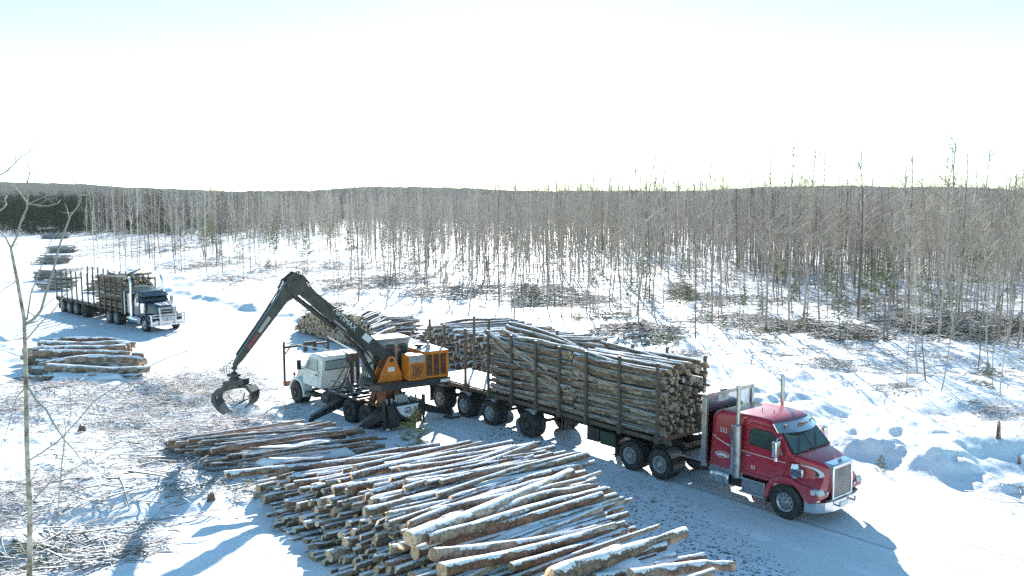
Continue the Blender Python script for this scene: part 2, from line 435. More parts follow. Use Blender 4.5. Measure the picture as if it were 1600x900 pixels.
# ------------------------------------------------------------------ mesh building
class MB:
    def __init__(s):
        s.v, s.f, s.m = [], [], []

    def add(s, vs, fs, mat=0):
        o = len(s.v)
        s.v += [tuple(v) for v in vs]
        for f in fs:
            s.f.append(tuple(o + i for i in f)); s.m.append(mat)
        return s

    def box(s, x0, x1, y0, y1, z0, z1, mat=0):
        return s.hexa([(x0, y0, z0), (x1, y0, z0), (x1, y1, z0), (x0, y1, z0), (x0, y0, z1), (x1, y0, z1), (x1, y1, z1), (x0, y1, z1)], mat)

    def hexa(s, p, mat=0):
        return s.add(p, [(3, 2, 1, 0), (4, 5, 6, 7), (0, 1, 5, 4), (1, 2, 6, 5), (2, 3, 7, 6), (3, 0, 4, 7)], mat)

    def bar(s, a, b, w, h, mat=0, up=(0, 0, 1)):
        a, b = Vector(a), Vector(b)
        d = (b - a).normalized()
        u = Vector(up)
        if abs(d.dot(u)) > .98:
            u = Vector((1, 0, 0))
        l = d.cross(u).normalized(); u = l.cross(d)
        p = []
        for q in (a, b):
            for i, j in ((-1, -1), (1, -1), (1, 1), (-1, 1)):
                p.append(q + l * (i * w / 2) + u * (j * h / 2))
        return s.add(p, [(0, 1, 2, 3), (7, 6, 5, 4), (0, 4, 5, 1), (1, 5, 6, 2), (2, 6, 7, 3), (3, 7, 4, 0)], mat)

    def tube(s, pts, r, n=8, mat=0, caps=True, capmat=None):
        pts = [Vector(p) for p in pts]
        rr = r if isinstance(r, (list, tuple)) else [r] * len(pts)
        vs, fs = [], []
        prev = None
        for i, p in enumerate(pts):
            d = (pts[min(i + 1, len(pts) - 1)] - pts[max(i - 1, 0)]).normalized()
            if prev is None:
                u = Vector((0, 0, 1)) if abs(d.z) < .9 else Vector((1, 0, 0))
            else:
                u = prev
            l = d.cross(u).normalized(); u = l.cross(d); prev = u
            for k in range(n):
                a = 2 * math.pi * k / n
                vs.append(p + (l * math.cos(a) + u * math.sin(a)) * rr[i])
        for i in range(len(pts) - 1):
            for k in range(n):
                fs.append((i * n + k, i * n + (k + 1) % n, (i + 1) * n + (k + 1) % n, (i + 1) * n + k))
        s.add(vs, fs, mat)
        if caps:
            cm = mat if capmat is None else capmat
            o = len(s.v) - len(vs)
            s.f.append(tuple(o + k for k in reversed(range(n)))); s.m.append(cm)
            s.f.append(tuple(o + (len(pts) - 1) * n + k for k in range(n))); s.m.append(cm)
        return s

    def lathe(s, prof, n=32, mat=0, c=(0, 0, 0)):
        """profile of (radius, y) turned about the Y axis; closes itself if the ends have radius 0"""
        vs, fs = [], []
        for (r, y) in prof:
            for k in range(n):
                a = 2 * math.pi * k / n
                vs.append((c[0] + r * math.cos(a), c[1] + y, c[2] + r * math.sin(a)))
        for i in range(len(prof) - 1):
            for k in range(n):
                fs.append((i * n + k, i * n + (k + 1) % n, (i + 1) * n + (k + 1) % n, (i + 1) * n + k))
        return s.add(vs, fs, mat)

    def prism(s, poly, d, mat=0):
        """a flat outline (3-D points) given the thickness vector d"""
        d = Vector(d); n = len(poly)
        vs = [Vector(p) for p in poly] + [Vector(p) + d for p in poly]
        fs = [tuple(range(n)), tuple(reversed(range(n, 2 * n)))]
        fs += [(i, n + i, n + (i + 1) % n, (i + 1) % n) for i in range(n)]
        return s.add(vs, fs, mat)

    def loft(s, rings, mat=0, closed=True):
        n = len(rings[0]); vs = [p for r in rings for p in r]; fs = []
        for i in range(len(rings) - 1):
            for k in range(n):
                fs.append((i * n + k, i * n + (k + 1) % n, (i + 1) * n + (k + 1) % n, (i + 1) * n + k))
        fs.append(tuple(range(n))); fs.append(tuple(reversed(range((len(rings) - 1) * n, len(rings) * n))))
        return s.add(vs, fs, mat)

    def xf(s, m):
        s.v = [tuple(m @ Vector(v)) for v in s.v]
        return s

    def mesh(s, name, mats, smooth=35):
        me = bpy.data.meshes.new(name)
        me.from_pydata(s.v, [], s.f)
        for mt in (mats if isinstance(mats, (list, tuple)) else [mats]):
            me.materials.append(mt)
        me.polygons.foreach_set('material_index', s.m)
        import bmesh
        bm = bmesh.new(); bm.from_mesh(me)
        bmesh.ops.recalc_face_normals(bm, faces=bm.faces)
        bm.to_mesh(me); bm.free()
        if smooth:
            me.shade_smooth()
            me.set_sharp_from_angle(angle=R(smooth))
        return me

    def build(s, name, mats, parent=None, smooth=35, bevel=0, seg=2):
        me = s.mesh(name, mats, smooth)
        return link(name, me, parent, bevel, seg)


def link(name, me, parent=None, bevel=0, seg=2):
    o = bpy.data.objects.new(name, me)
    C.objects.link(o)
    if parent is not None:
        o.parent = parent
    if bevel:
        b = o.modifiers.new('edges', 'BEVEL')
        b.width, b.segments, b.limit_method, b.angle_limit = bevel, seg, 'ANGLE', R(38)
    return o


def tag(o, label=None, cat=None, group=None, kind=None):
    if label: o['label'] = label
    if cat: o['category'] = cat
    if group: o['group'] = group
    if kind: o['kind'] = kind
    return o


def thing(name, loc, rz, label, cat, group=None):
    o = bpy.data.objects.new(name, None)
    o.empty_display_size = .3
    C.objects.link(o)
    o.location = loc; o.rotation_euler = (0, 0, rz)
    return tag(o, label, cat, group)


def np_mesh(name, V, F, mats, mi=None, smooth=False):
    """V (n,3), F (m,3|4) arrays to a mesh, quickly"""
    me = bpy.data.meshes.new(name)
    V = np.asarray(V, np.float32); F = np.asarray(F, np.int32)
    k = F.shape[1]
    me.vertices.add(len(V)); me.vertices.foreach_set('co', V.ravel())
    me.loops.add(F.size); me.loops.foreach_set('vertex_index', F.ravel())
    me.polygons.add(len(F))
    me.polygons.foreach_set('loop_start', np.arange(len(F), dtype=np.int32) * k)
    for mt in mats:
        me.materials.append(mt)
    if mi is not None:
        me.polygons.foreach_set('material_index', np.asarray(mi, np.int32))
    me.update(calc_edges=True)
    me.validate()
    if smooth:
        me.shade_smooth()
    return me


def lettering(txt, size, mtx, mat, parent, depth=.004, name='lettering', align='CENTER'):
    cu = bpy.data.curves.new(name, 'FONT')
    cu.body = txt; cu.size = size; cu.extrude = depth; cu.align_x = align; cu.align_y = 'CENTER'
    tmp = bpy.data.objects.new('tmp', cu)
    C.objects.link(tmp)
    dg = bpy.context.evaluated_depsgraph_get()
    me = bpy.data.meshes.new_from_object(tmp.evaluated_get(dg))
    bpy.data.objects.remove(tmp); bpy.data.curves.remove(cu)
    me.name = name
    me.transform(mtx)
    me.materials.clear(); me.materials.append(mat)
    return link(name, me, parent)


def basis(o, x, y):
    """matrix whose local x, y axes are the given directions, at point o"""
    x = Vector(x).normalized(); y = Vector(y); y = (y - x * y.dot(x)).normalized(); z = x.cross(y)
    m = Matrix((x, y, z)).transposed().to_4x4()
    m.translation = Vector(o)
    return m


# ------------------------------------------------------------------ light and sky
SUN_EL, SUN_AZ = R(20.5), R(1.5)      # azimuth from +Y towards -X is negative; shadows fall towards the camera
sd = bpy.data.lights.new('sun', 'SUN')
sd.energy = 4.6; sd.angle = R(.5); sd.color = (1, .955, .89)
so = bpy.data.objects.new('sun', sd)
sv = Vector((math.sin(SUN_AZ) * math.cos(SUN_EL), math.cos(SUN_AZ) * math.cos(SUN_EL), math.sin(SUN_EL)))
so.rotation_euler = sv.to_track_quat('Z', 'Y').to_euler()
C.objects.link(so)
w = bpy.data.worlds.new('World'); scene.world = w; w.use_nodes = True
nt = w.node_tree
sky = nt.nodes.new('ShaderNodeTexSky')
sky.sky_type = 'NISHITA'; sky.sun_disc = False
sky.sun_elevation = SUN_EL; sky.sun_rotation = SUN_AZ
sky.air_density = 1.1; sky.dust_density = 0.28; sky.ozone_density = 1.0; sky.altitude = 2600
tint = nt.nodes.new('ShaderNodeMix'); tint.data_type = 'RGBA'; tint.blend_type = 'MULTIPLY'
tint.inputs['Factor'].default_value = 1.0; tint.inputs[7].default_value = (.82, 1.09, 1.03, 1)   # the cold cyan cast of the clear winter sky
nt.links.new(sky.outputs[0], tint.inputs[6])
nt.links.new(tint.outputs[2], nt.nodes['Background'].inputs['Color'])
nt.nodes['Background'].inputs['Strength'].default_value = .094
scene.view_settings.view_transform = 'Standard'
scene.view_settings.look = 'None'
scene.view_settings.exposure = 1.45
scene.view_settings.gamma = 1
scene.view_settings.use_curve_mapping = False
scene.cycles.max_bounces = 6
scene.cycles.diffuse_bounces = 3
scene.cycles.use_denoising = False
scene.cycles.sample_clamp_indirect = 1.2
scene.cycles.caustics_reflective = False
scene.cycles.caustics_refractive = False
scene.cycles.blur_glossy = 1.0
# ------------------------------------------------------------------ ground, road, hills
def build_ground():
    nt_, nr = 620, 760
    th = np.linspace(R(-52), R(52), nt_)
    r = np.concatenate([np.geomspace(7, 160, nr - 60), np.geomspace(165, 4000, 60)])
    TH, RR = np.meshgrid(th, r)
    X, Y = RR * np.sin(TH), RR * np.cos(TH) * 1.0
    Z = gz(X, Y)
    fade = np.clip((Y - 300) / 200, 0, 1)
    Z = Z * (1 - fade) + fade * -.3
    V = np.stack([X.ravel(), Y.ravel(), Z.ravel()], 1)
    i, j = np.meshgrid(np.arange(nr - 1), np.arange(nt_ - 1), indexing='ij')
    a = (i * nt_ + j).ravel()
    F = np.stack([a, a + 1, a + nt_ + 1, a + nt_], 1)[:, ::-1]
    me = np_mesh('snow_ground', V, F, [M['snow']], smooth=True)
    tag(link('snow_ground', me), 'snow covered ground of the log landing', kind='structure')


def build_road():
    pts = [Vector((a, b)) for a, b in ROAD[:11]]
    # dense centreline
    line, hw = [], []
    for i in range(len(pts) - 1):
        n = max(2, int((pts[i + 1] - pts[i]).length / .6))
        for k in range(n):
            t = k / n
            p0, p1, p2, p3 = pts[max(i - 1, 0)], pts[i], pts[i + 1], pts[min(i + 2, len(pts) - 1)]
            line.append(.5 * ((2 * p1) + (p2 - p0) * t + (2 * p0 - 5 * p1 + 4 * p2 - p3) * t * t + (-p0 + 3 * p1 - 3 * p2 + p3) * t ** 3))
            hw.append(RHW[i] + (RHW[i + 1] - RHW[i]) * t)
    n, nv = len(line), 44
    V, UV, s = [], [], 0
    ruts = [(-2.75, .16, .05), (-.95, .16, .05), (1.05, .18, .05), (2.85, .18, .05), (-1.0, .06, .09), (-.6, .06, .07)]
    for i, p in enumerate(line):
        d = (line[min(i + 1, n - 1)] - line[max(i - 1, 0)]).normalized()
        nn = Vector((-d.y, d.x))
        if i: s += (p - line[i - 1]).length
        for k in range(nv):
            v = (k / (nv - 1) * 2 - 1) * (hw[i] - 1.0)
            q = p + nn * v
            V.append((q.x, q.y)); UV.append((s, v))
    V = np.array(V); UV = np.array(UV)
    z = gz(V[:, 0], V[:, 1]) + .012
    vv = UV[:, 1] + .25 * np.sin(UV[:, 0] * .11) + .1 * np.sin(UV[:, 0] * .37)
    for c, wd, dp in ruts:
        z = z - np.exp(-((vv - c) / wd) ** 2) * dp * (.5 + .5 * np.sin(UV[:, 0] * 9.0 + c) * .25) * .75
    V3 = np.column_stack([V, z])
    i, j = np.meshgrid(np.arange(n - 1), np.arange(nv - 1), indexing='ij')
    a = (i * nv + j).ravel()
    F = np.stack([a, a + 1, a + nv + 1, a + nv], 1)
    me = np_mesh('road', V3, F, [M['road']], smooth=True)
    uvl = me.uv_layers.new(name='UVMap')
    li = np.empty(len(me.loops), np.int32); me.loops.foreach_get('vertex_index', li)
    uvl.data.foreach_set('uv', UV[li].astype(np.float32).ravel())
    if me.polygons[0].normal.z < 0:
        me.flip_normals()
    tag(link('road', me), 'packed snow haul road with gritty wheel tracks', kind='structure')


def build_hills():
    # far wooded ridges, rounded, with depth of their own
    V, F = [], []
    def ridge(x0, x1, y, depth, h, seed):
        nx, ny = 420, 16
        o = len(V)
        for b in range(ny):
            t = b / (ny - 1)
            for a in range(nx):
                u = a / (nx - 1)
                x = x0 + (x1 - x0) * u
                prof = math.sin(math.pi * t) ** .8
                hh = h(u) * prof + float(fb([x], [y + depth * t], 190, seed)[0]) * 5 * prof + float(fb([x], [y + depth * t], 31, seed + 1)[0]) * 2.6 * prof + float(fb([x], [y + depth * t], 9, seed + 2)[0]) * 1.8 * prof
                V.append((x, y + depth * t - depth / 2, hh - 3))
        for b in range(ny - 1):
            for a in range(nx - 1):
                i = o + b * nx + a
                F.append((i, i + 1, i + nx + 1, i + nx))
    sm = lambda t: t * t * (3 - 2 * t)
    # the canopy of the woods that run out to the hills
    o = len(V); ys = np.geomspace(345, 3400, 70); us = np.linspace(-.85, .85, 150)
    for y in ys:
        for u in us:
            V.append((u * y, y, 4.5 + float(fb([u * y], [y], 60, 51)[0]) * 1.0 + float(fb([u * y], [y], 17, 52)[0]) * .8))
    for b in range(69):
        for a in range(149):
            i = o + b * 150 + a
            F.append((i, i + 1, i + 151, i + 150))
    ridge(-2700, -300, 2600, 900, lambda u: 8 + 68 * (1 - sm(max(0, min(1, u)))), 41)
    ridge(-900, 200, 3000, 900, lambda u: 6 + 22 * math.sin(math.pi * u) ** 2, 43)
    ridge(350, 1700, 2800, 900, lambda u: 8 + 24 * math.sin(math.pi * min(1, u * 1.0)) ** 1.2, 45)
    ridge(-600, 3200, 2100, 500, lambda u: 11 + 4 * math.sin(u * 9), 47)
    m = np_mesh('wooded_hills', np.array(V), np.array(F), [M['hill']], smooth=True)
    tag(link('wooded_hills', m), 'low wooded hills along the horizon', kind='structure')


build_ground(); build_road(); build_hills()
# ------------------------------------------------------------------ vehicle pieces shared by the three lorries
WH = {}


def wheel_mesh(style):
    """(rim mesh, tyre mesh) about the Y axis, outer face towards -Y at y = 0, axle inboard at +Y"""
    if style in WH:
        return WH[style]
    R0, w = .52, .29
    dual = style != 'steer'
    t = MB()
    def tyre(y0):
        p = [(.285, y0 + .03), (.33, y0 + .005), (.43, y0 - .005), (.485, y0 + .015), (R0 - .008, y0 + .05), (R0, y0 + .09), (R0, y0 + w - .09),
             (R0 - .008, y0 + w - .05), (.485, y0 + w - .015), (.43, y0 + w + .005), (.33, y0 + w - .005), (.285, y0 + w - .03)]
        t.lathe(p, 40)
        for k in range(44):
            a = 2 * math.pi * k / 44
            for (ya, yb, dd) in ((y0 + .03, y0 + .125, 0), (y0 + w - .125, y0 + w - .03, .07)):
                ca, sa = math.cos(a + dd), math.sin(a + dd)
                cb, sb = math.cos(a + dd + .085), math.sin(a + dd + .085)
                r1, r2 = R0 - .03, R0 + .014
                t.hexa([(r1 * ca, ya, r1 * sa), (r1 * cb, ya, r1 * sb), (r1 * cb, yb, r1 * sb), (r1 * ca, yb, r1 * sa),
                        (r2 * ca, ya, r2 * sa), (r2 * cb, ya, r2 * sb), (r2 * cb, yb, r2 * sb), (r2 * ca, yb, r2 * sa)])
    tyre(0)
    if dual:
        tyre(w + .05)
    r = MB()
    if style == 'steer':
        r.lathe([(0, -.02), (.06, -.02), (.075, .0), (.085, .015), (.12, .02), (.25, .035), (.275, .01), (.295, .005), (.295, .2), (.0, .2)], 36)
        hr, hy = .205, .024
        for k in range(10):
            a = 2 * math.pi * k / 10
            c = (hr * math.cos(a), hy, hr * math.sin(a))
            r.tube([(c[0], hy + .02, c[2]), (c[0], hy - .002, c[2])], .027, 10, mat=1)
            r.tube([(.135 * math.cos(a + .3), .03, .135 * math.sin(a + .3)), (.135 * math.cos(a + .3), .0, .135 * math.sin(a + .3))], .013, 6)
    else:
        r.lathe([(0, -.03), (.085, -.03), (.1, .0), (.105, .13), (.19, .15), (.235, .14), (.255, .05), (.28, .012), (.3, .008), (.3, .3), (0, .3)], 36)
        for k in range(8):
            a = 2 * math.pi * k / 8
            c = (.205 * math.cos(a), 0, .205 * math.sin(a))
            r.tube([(c[0], .18, c[2]), (c[0], .139, c[2])], .026, 10, mat=1)
            r.tube([(.145 * math.cos(a + .3), .15, .145 * math.sin(a + .3)), (.145 * math.cos(a + .3), .11, .145 * math.sin(a + .3))], .014, 6)
    mats = {'steer': [M['alu'], M['black']], 'drive': [M['grey'], M['black']], 'dark': [M['stake'], M['black']], 'rusty': [M['rust'], M['black']]}[style]
    WH[style] = (r.mesh('wheel', mats), t.mesh('tyre', [M['rubber']]))
    return WH[style]


def wheel(parent, x, y, style, r=.52, name='wheel'):
    """a wheel with its tyre; y is the outer face, on either side of the vehicle"""
    rm, tm = wheel_mesh(style)
    o = link(name, rm, parent)
    o.location = (x, y, r); s = r / .52
    o.scale = (s, s, s)
    if y > 0:
        o.rotation_euler = (0, rnd.random() * 3, R(180))
    else:
        o.rotation_euler = (0, rnd.random() * 3, 0)
    t = link('tyre', tm, o)
    return o


def axle(parent, x, half, style, r=.52):
    wheel(parent, x, -half, style, r); wheel(parent, x, half, style, r)
    MB().tube([(x, -half + .25, r), (x, half - .25, r)], .07, 10).build('axle', M['steel'], parent)


def tractor_frame(t, back, front=.85):
    m = MB()
    for y in (-.43, .43):
        m.box(-back, front, y - .045, y + .045, .72, .98)
    for x in (-back + .1, -back + .9, -4.2, -3.2, -2.2, -1.0, .5):
        m.box(x - .06, x + .06, -.386, .386, .76, .94)
    m.build('frame', M['steel'], t, bevel=.008)


def fuel_tank(t, x0, x1, y, z=.68, r=.31, strap=True):
    m = MB()
    prof = [(x0, .0), (x0, r * .7), (x0 + .02, r * .93), (x0 + .06, r), (x1 - .06, r), (x1 - .02, r * .93), (x1, r * .7)]
    m.tube([(x, y, z) for x, _ in prof[1:]], [q for _, q in prof[1:]], 28)
    o = m.build('fuel_tank', M['chrome'], t)
    if strap:
        s = MB()
        for x in (x0 + (x1 - x0) * .25, x0 + (x1 - x0) * .75):
            s.tube([(x - .03, y, z), (x + .03, y, z)], r + .008, 28)
        s.build('strap', M['alu'], o)
    return o


def mud_fender(t, x, y0, y1, r=.62, a0=20, a1=160, mat='black', name='fender', thick=.02):
    m = MB(); ring = []
    n = 14
    po = [(x + (r + thick) * math.cos(R(a0 + (a1 - a0) * k / n)), .52 + (r + thick) * math.sin(R(a0 + (a1 - a0) * k / n))) for k in range(n + 1)]
    pi = [(x + r * math.cos(R(a0 + (a1 - a0) * k / n)), .52 + r * math.sin(R(a0 + (a1 - a0) * k / n))) for k in range(n + 1)]
    for k in range(n):
        m.hexa([(po[k][0], y0, po[k][1]), (po[k + 1][0], y0, po[k + 1][1]), (po[k + 1][0], y1, po[k + 1][1]), (po[k][0], y1, po[k][1]),
                (pi[k][0], y0, pi[k][1]), (pi[k + 1][0], y0, pi[k + 1][1]), (pi[k + 1][0], y1, pi[k + 1][1]), (pi[k][0], y1, pi[k][1])])
    return m.build(name, M[mat], t)


def rring(x, hb, ht, z0, z1, r=.14, n=4):
    """rounded cross-section in the Y-Z plane, wider (hb) at the bottom than at the top (ht)"""
    p = []
    for cx, cz, a0, h in ((hb - .03, z0 + .03, -90, .03), (ht - r, z1 - r, 0, r), (-(ht - r), z1 - r, 90, r), (-(hb - .03), z0 + .03, 180, .03)):
        for k in range(n + 1):
            a = R(a0 + 90 * k / n)
            p.append((x, cx + h * math.cos(a), cz + h * math.sin(a)))
    return p


# ------------------------------------------------------------------ red tractor
def red_tractor(loc, rz):
    t = thing('semi_truck', loc, rz, 'red sleeper cab log truck with chrome grille facing down the snowy road', 'truck')
    tractor_frame(t, 7.0)
    HB, HT = 1.13, 1.0
    def hy(z):                                   # half width of the cab side at height z
        return HB + (HT - HB) * max(0, min(1, (z - 1.0) / 1.75))
    # cab and sleeper shell
    secs = [(-2.86, 2.66), (-2.8, 2.76), (-2.6, 2.82), (-1.9, 2.86), (-1.2, 2.87), (-.85, 2.83), (-.62, 2.74), (-.47, 2.6), (-.28, 2.39), (-.08, 2.16), (.12, 1.93)]
    m = MB().loft([rring(x, HB, HB + (HT - HB) * (z1 - 1) / 1.75, .98, z1, .16 if x < -.5 else .1) for x, z1 in secs])
    cab = m.build('cab', M['red'], t, smooth=50)
    # windscreen: two panes lying on the raked front
    for s in (-1, 1):
        g = MB()
        q = [(.1, s * .97, 1.985), (.1, s * .02, 2.0), (-.43, s * .02, 2.585), (-.41, s * .86, 2.555)]
        n = Vector((.76, 0, .65))
        g.prism([Vector(p) + n * .004 for p in q], n * .016)
        g.build('windscreen', M['glass'], t, smooth=0)
    wp = MB(); wp.bar((.13, 0, 1.99), (-.41, 0, 2.585), .035, .03); wp.build('windscreen_divider', M['black'], t)
    wf = MB()
    wf.bar((.125, -.99, 1.965), (.125, .99, 1.965), .03, .03)
    for s in (-1, 1):
        wf.bar((.12, s * 1.0, 1.965), (-.42, s * .885, 2.56), .028, .028)
    wf.build('windscreen_seal', M['black'], t)
    for s in (-1, 1):
        w_ = MB(); w_.bar((.15, s * .45 - .3, 2.02), (-.12, s * .45 + .1, 2.33), .02, .02); w_.build('wiper', M['black'], t)
    # sun visor: curved bright strip with marker lamps
    v = MB(); n = 14
    top = []; bot = []
    for k in range(n + 1):
        y = -1.02 + 2.04 * k / n
        c = 1 - (y / 1.02) ** 2
        top.append(Vector((-.62 + .24 * c, y * .97, 2.77 + .015 * c)))
        bot.append(Vector((-.4 + .32 * c, y * 1.03, 2.53 - .02 * c)))
    vv = top + bot + [p + Vector((-.03, 0, -.03)) for p in top] + [p + Vector((-.03, 0, -.02)) for p in bot]
    k1 = n + 1; ff = []
    for k in range(n):
        ff += [(k, k + 1, k1 + k + 1, k1 + k), (2 * k1 + k, 3 * k1 + k, 3 * k1 + k + 1, 2 * k1 + k + 1), (k1 + k, k1 + k + 1, 3 * k1 + k + 1, 3 * k1 + k), (k, 2 * k1 + k, 2 * k1 + k + 1, k + 1)]
    ff += [(0, k1, 3 * k1, 2 * k1), (n, 2 * k1 + n, 3 * k1 + n, k1 + n)]
    v.add(vv, ff)
    vis = v.build('sun_visor', M['chrome'], t)
    for y in (-.72, -.16, 0, .16, .72):
        c = 1 - (y / 1.02) ** 2
        l = MB(); p = Vector((-.5 + .28 * c, y, 2.66))
        l.tube([p + Vector((-.04, 0, .045)), p + Vector((.03, 0, .06)), p + Vector((.06, 0, .02))], [.03, .026, .012], 8)
        l.build('marker_lamp', M['amber'], vis)
    # doors on both sides, each with its glass, vent pane and handle
    for s in (-1, 1):
        def pt(x, z, off):
            return Vector((x, s * (hy(z) + off), z))
        outl = [(-1.56, 1.1), (-.25, 1.1), (-.06, 1.5), (-.06, 1.98), (-.46, 2.5), (-.62, 2.62), (-1.35, 2.66), (-1.56, 2.5)]
        d = MB().prism([pt(x, z, -.01) for x, z in outl], (0, s * .022, 0))
        dr = d.build('door', M['red'], t, bevel=.01)
        seam = MB()
        seam.tube([pt(x, z, .004) for x, z in outl + outl[:1]], .011, 5)
        seam.build('door_seam', M['red_dark'], dr)
        win = [(-1.42, 2.0), (-.5, 1.93), (-.5, 2.38), (-.66, 2.5), (-1.3, 2.5), (-1.42, 2.38)]
        MB().prism([pt(x, z, .012) for x, z in win], (0, s * .008, 0)).build('door_window', M['glass'], dr, smooth=0)
        MB().tube([pt(x, z, .016) for x, z in win + win[:1]], .016, 5).build('window_seal', M['black'], dr)
        vent = [(-.44, 1.9), (-.2, 1.88), (-.34, 2.16), (-.45, 2.4)]
        MB().prism([pt(x, z, .014) for x, z in vent], (0, s * .012, 0)).build('vent_window', M['clearglass'], dr, smooth=0)
        MB().box(-1.5, -1.34, s * (hy(1.62) + .01), s * (hy(1.62) + .04), 1.6, 1.64).build('door_handle', M['chrome'], dr, bevel=.006)
        # mirror on an arm
        mr = MB(); mr.box(-.36, -.2, s * 1.34 - .12, s * 1.34 + .12, 1.86, 2.36)
        mo = mr.build('mirror', M['chrome'], t, bevel=.03, seg=3)
        MB().tube([pt(-.3, 2.42, 0), (-.28, s * 1.3, 2.4), (-.28, s * 1.34, 2.3)], .018, 6).build('mirror_arm', M['chrome'], mo)
        MB().tube([pt(-.3, 1.8, 0), (-.28, s * 1.3, 1.78), (-.28, s * 1.34, 1.9)], .018, 6).build('mirror_arm', M['chrome'], mo)
        MB().tube([(-.28, s * 1.34, 1.86), (-.28, s * 1.34, 1.74)], [.05, .06], 10).build('convex_mirror', M['chrome'], mo)
        # stripe and swoosh
        z0 = [(-2.82, 1.98), (-2.6, 1.88), (-2.3, 1.78), (-2.0, 1.73), (-1.58, 1.7)]
        st = MB()
        for (xa, za), (xb, zb) in zip(z0, z0[1:]):
            st.prism([pt(xa, za, .003), pt(xb, zb, .003), pt(xb, zb + .022, .003), pt(xa, za + .03, .003)], (0, s * .004, 0))
        for (xa, za), (xb, zb) in (((-1.55, 1.7), (-.9, 1.69)), ((-.9, 1.69), (-.1, 1.67))):
            st.prism([pt(xa, za, .016), pt(xb, zb, .016), pt(xb, zb + .02, .016), pt(xa, za + .02, .016)], (0, s * .004, 0))
        st.build('pinstripe', M['decal'], t, smooth=0)
        lx = Vector((-s * -1 if False else (1 if s < 0 else -1), 0, 0))
        up = Vector((0, -s * (HB - HT) / 1.75, 1))
        lettering('332', .2, basis(pt(-2.42, 2.2, .003), lx, up), M['decal'], t)
        hb_ = MB().box(-2.2, -2.08, s * (hy(2.15) - .01), s * (hy(2.15) + .012), 2.06, 2.24); hb_.build('sleeper_latch', M['chrome'], t, bevel=.006)
        lettering('83', .17, basis(pt(-1.22, 1.28, .014), lx, up), M['decal'], t)
        # oval badge
        bd = MB()
        for a0 in range(20):
            a, b = 2 * math.pi * a0 / 20, 2 * math.pi * (a0 + 1) / 20
            f = lambda ang, r: pt(-2.4 + .27 * r * math.cos(ang), 1.42 + .1 * r * math.sin(ang), .003)
            bd.prism([f(a, 1), f(b, 1), f(b, .86), f(a, .86)], (0, s * .004, 0))
        bd.prism([pt(-2.56, 1.37, .003), pt(-2.22, 1.37, .003), pt(-2.2, 1.41, .003), pt(-2.3, 1.46, .003), pt(-2.45, 1.47, .003), pt(-2.6, 1.43, .003)], (0, s * .004, 0))
        bd.build('badge', M['decal'], t, smooth=0)
        # cab skirt
        MB().box(-2.86, -1.6, s * 1.0, s * 1.15, .86, 1.02).build('skirt', M['alu'], t, bevel=.01)
        # exhaust stack with perforated shield
        ex = MB()
        ex.tube([(-1.76, s * 1.2, .86), (-1.76, s * 1.2, 2.52), (-1.76, s * 1.2, 2.56)], [.135, .135, .08], 20)
        ex.tube([(-1.76, s * 1.2, 2.5), (-1.76, s * 1.2, 3.7), (-1.8, s * 1.21, 3.8)], .068, 16)
        e = ex.build('exhaust_stack', M['alu'], t)
        MB().box(-1.98, -1.88, s * 1.135, s * 1.25, .95, 2.5).build('stack_bracket', M['chrome'], e, bevel=.01)
        # steps, tanks, boxes
        sb = MB().box(-1.62, -.76, s * .72, s * 1.16, .46, .9)
        so_ = sb.build('step_box', M['alu'], t, bevel=.04, seg=3)
        MB().box(-1.66, -.74, s * 1.1, s * 1.24, .42, .47).box(-1.62, -.8, s * 1.14, s * 1.24, .86, .91).build('step', M['chrome'], so_, bevel=.01)
        MB().box(-2.05, -1.7, s * .6, s * 1.08, .5, .92).build('battery_box', M['black'], t, bevel=.02)
        fuel_tank(t, -2.86, -2.1, s * .86, .66, .32)
        # intake louvre beside the bonnet
        lv = MB()
        lv.box(.1, .52, s * 1.05, s * 1.17, 1.36, 1.62)
        lo = lv.build('air_intake', M['chrome'], t, bevel=.03, seg=3)
        MB().tube([(.22, s * 1.08, 1.6), (.22, s * 1.08, 1.74)], [.14, .1], 14).tube([(.22, s * 1.08, 1.3), (.22, s * 1.08, 1.38)], [.11, .13], 14).build('intake_cap', M['chrome'], lo)
        sl = MB()
        for k in range(4):
            sl.box(.14, .48, s * 1.165, s * 1.178, 1.395 + k * .053, 1.425 + k * .053)
        sl.build('louvre', M['black'], lo)
    # bonnet
    secs = [(.1, 1.06, .98, 1.95), (.3, 1.05, .93, 1.92), (.6, 1.03, .82, 1.86), (.85, 1.0, .72, 1.79), (1.0, .96, .64, 1.74), (1.06, .93, .58, 1.68)]
    MB().loft([rring(x, hb, ht, .92, z, .1) for x, hb, ht, z in secs]).build('bonnet', M['red'], t, smooth=50)
    for s in (-1, 1):
        po = []
        for k in range(13):
            a = R(188 - 128 * k / 12)
            po.append((.0 + .76 * math.cos(a), .54 + .76 * math.sin(a)))
        po += [(.72, 1.16), (.98, 1.1), (1.1, 1.0), (1.12, .84), (.74, .62)]
        for k in range(13):
            a = R(30 + 150 * k / 12)
            po.append((.0 + .62 * math.cos(a), .52 + .62 * math.sin(a)))
        m = MB().prism([(x, s * .66, z) for x, z in po], (0, s * .57, 0))
        f = m.build('fender', M['red'], t, bevel=.05, seg=3)
        # sloping shoulder between fender and bonnet
        sh = MB()
        sh.hexa([(-.1, s * .9, 1.0), (1.05, s * .85, 1.0), (1.05, s * 1.12, 1.02), (-.1, s * 1.16, 1.2), (-.1, s * .9, 1.5), (1.03, s * .8, 1.42), (1.03, s * .98, 1.2), (-.1, s * 1.08, 1.34)])
        sh.build('fender_shoulder', M['red'], f, bevel=.04, seg=3)
        hl = MB()
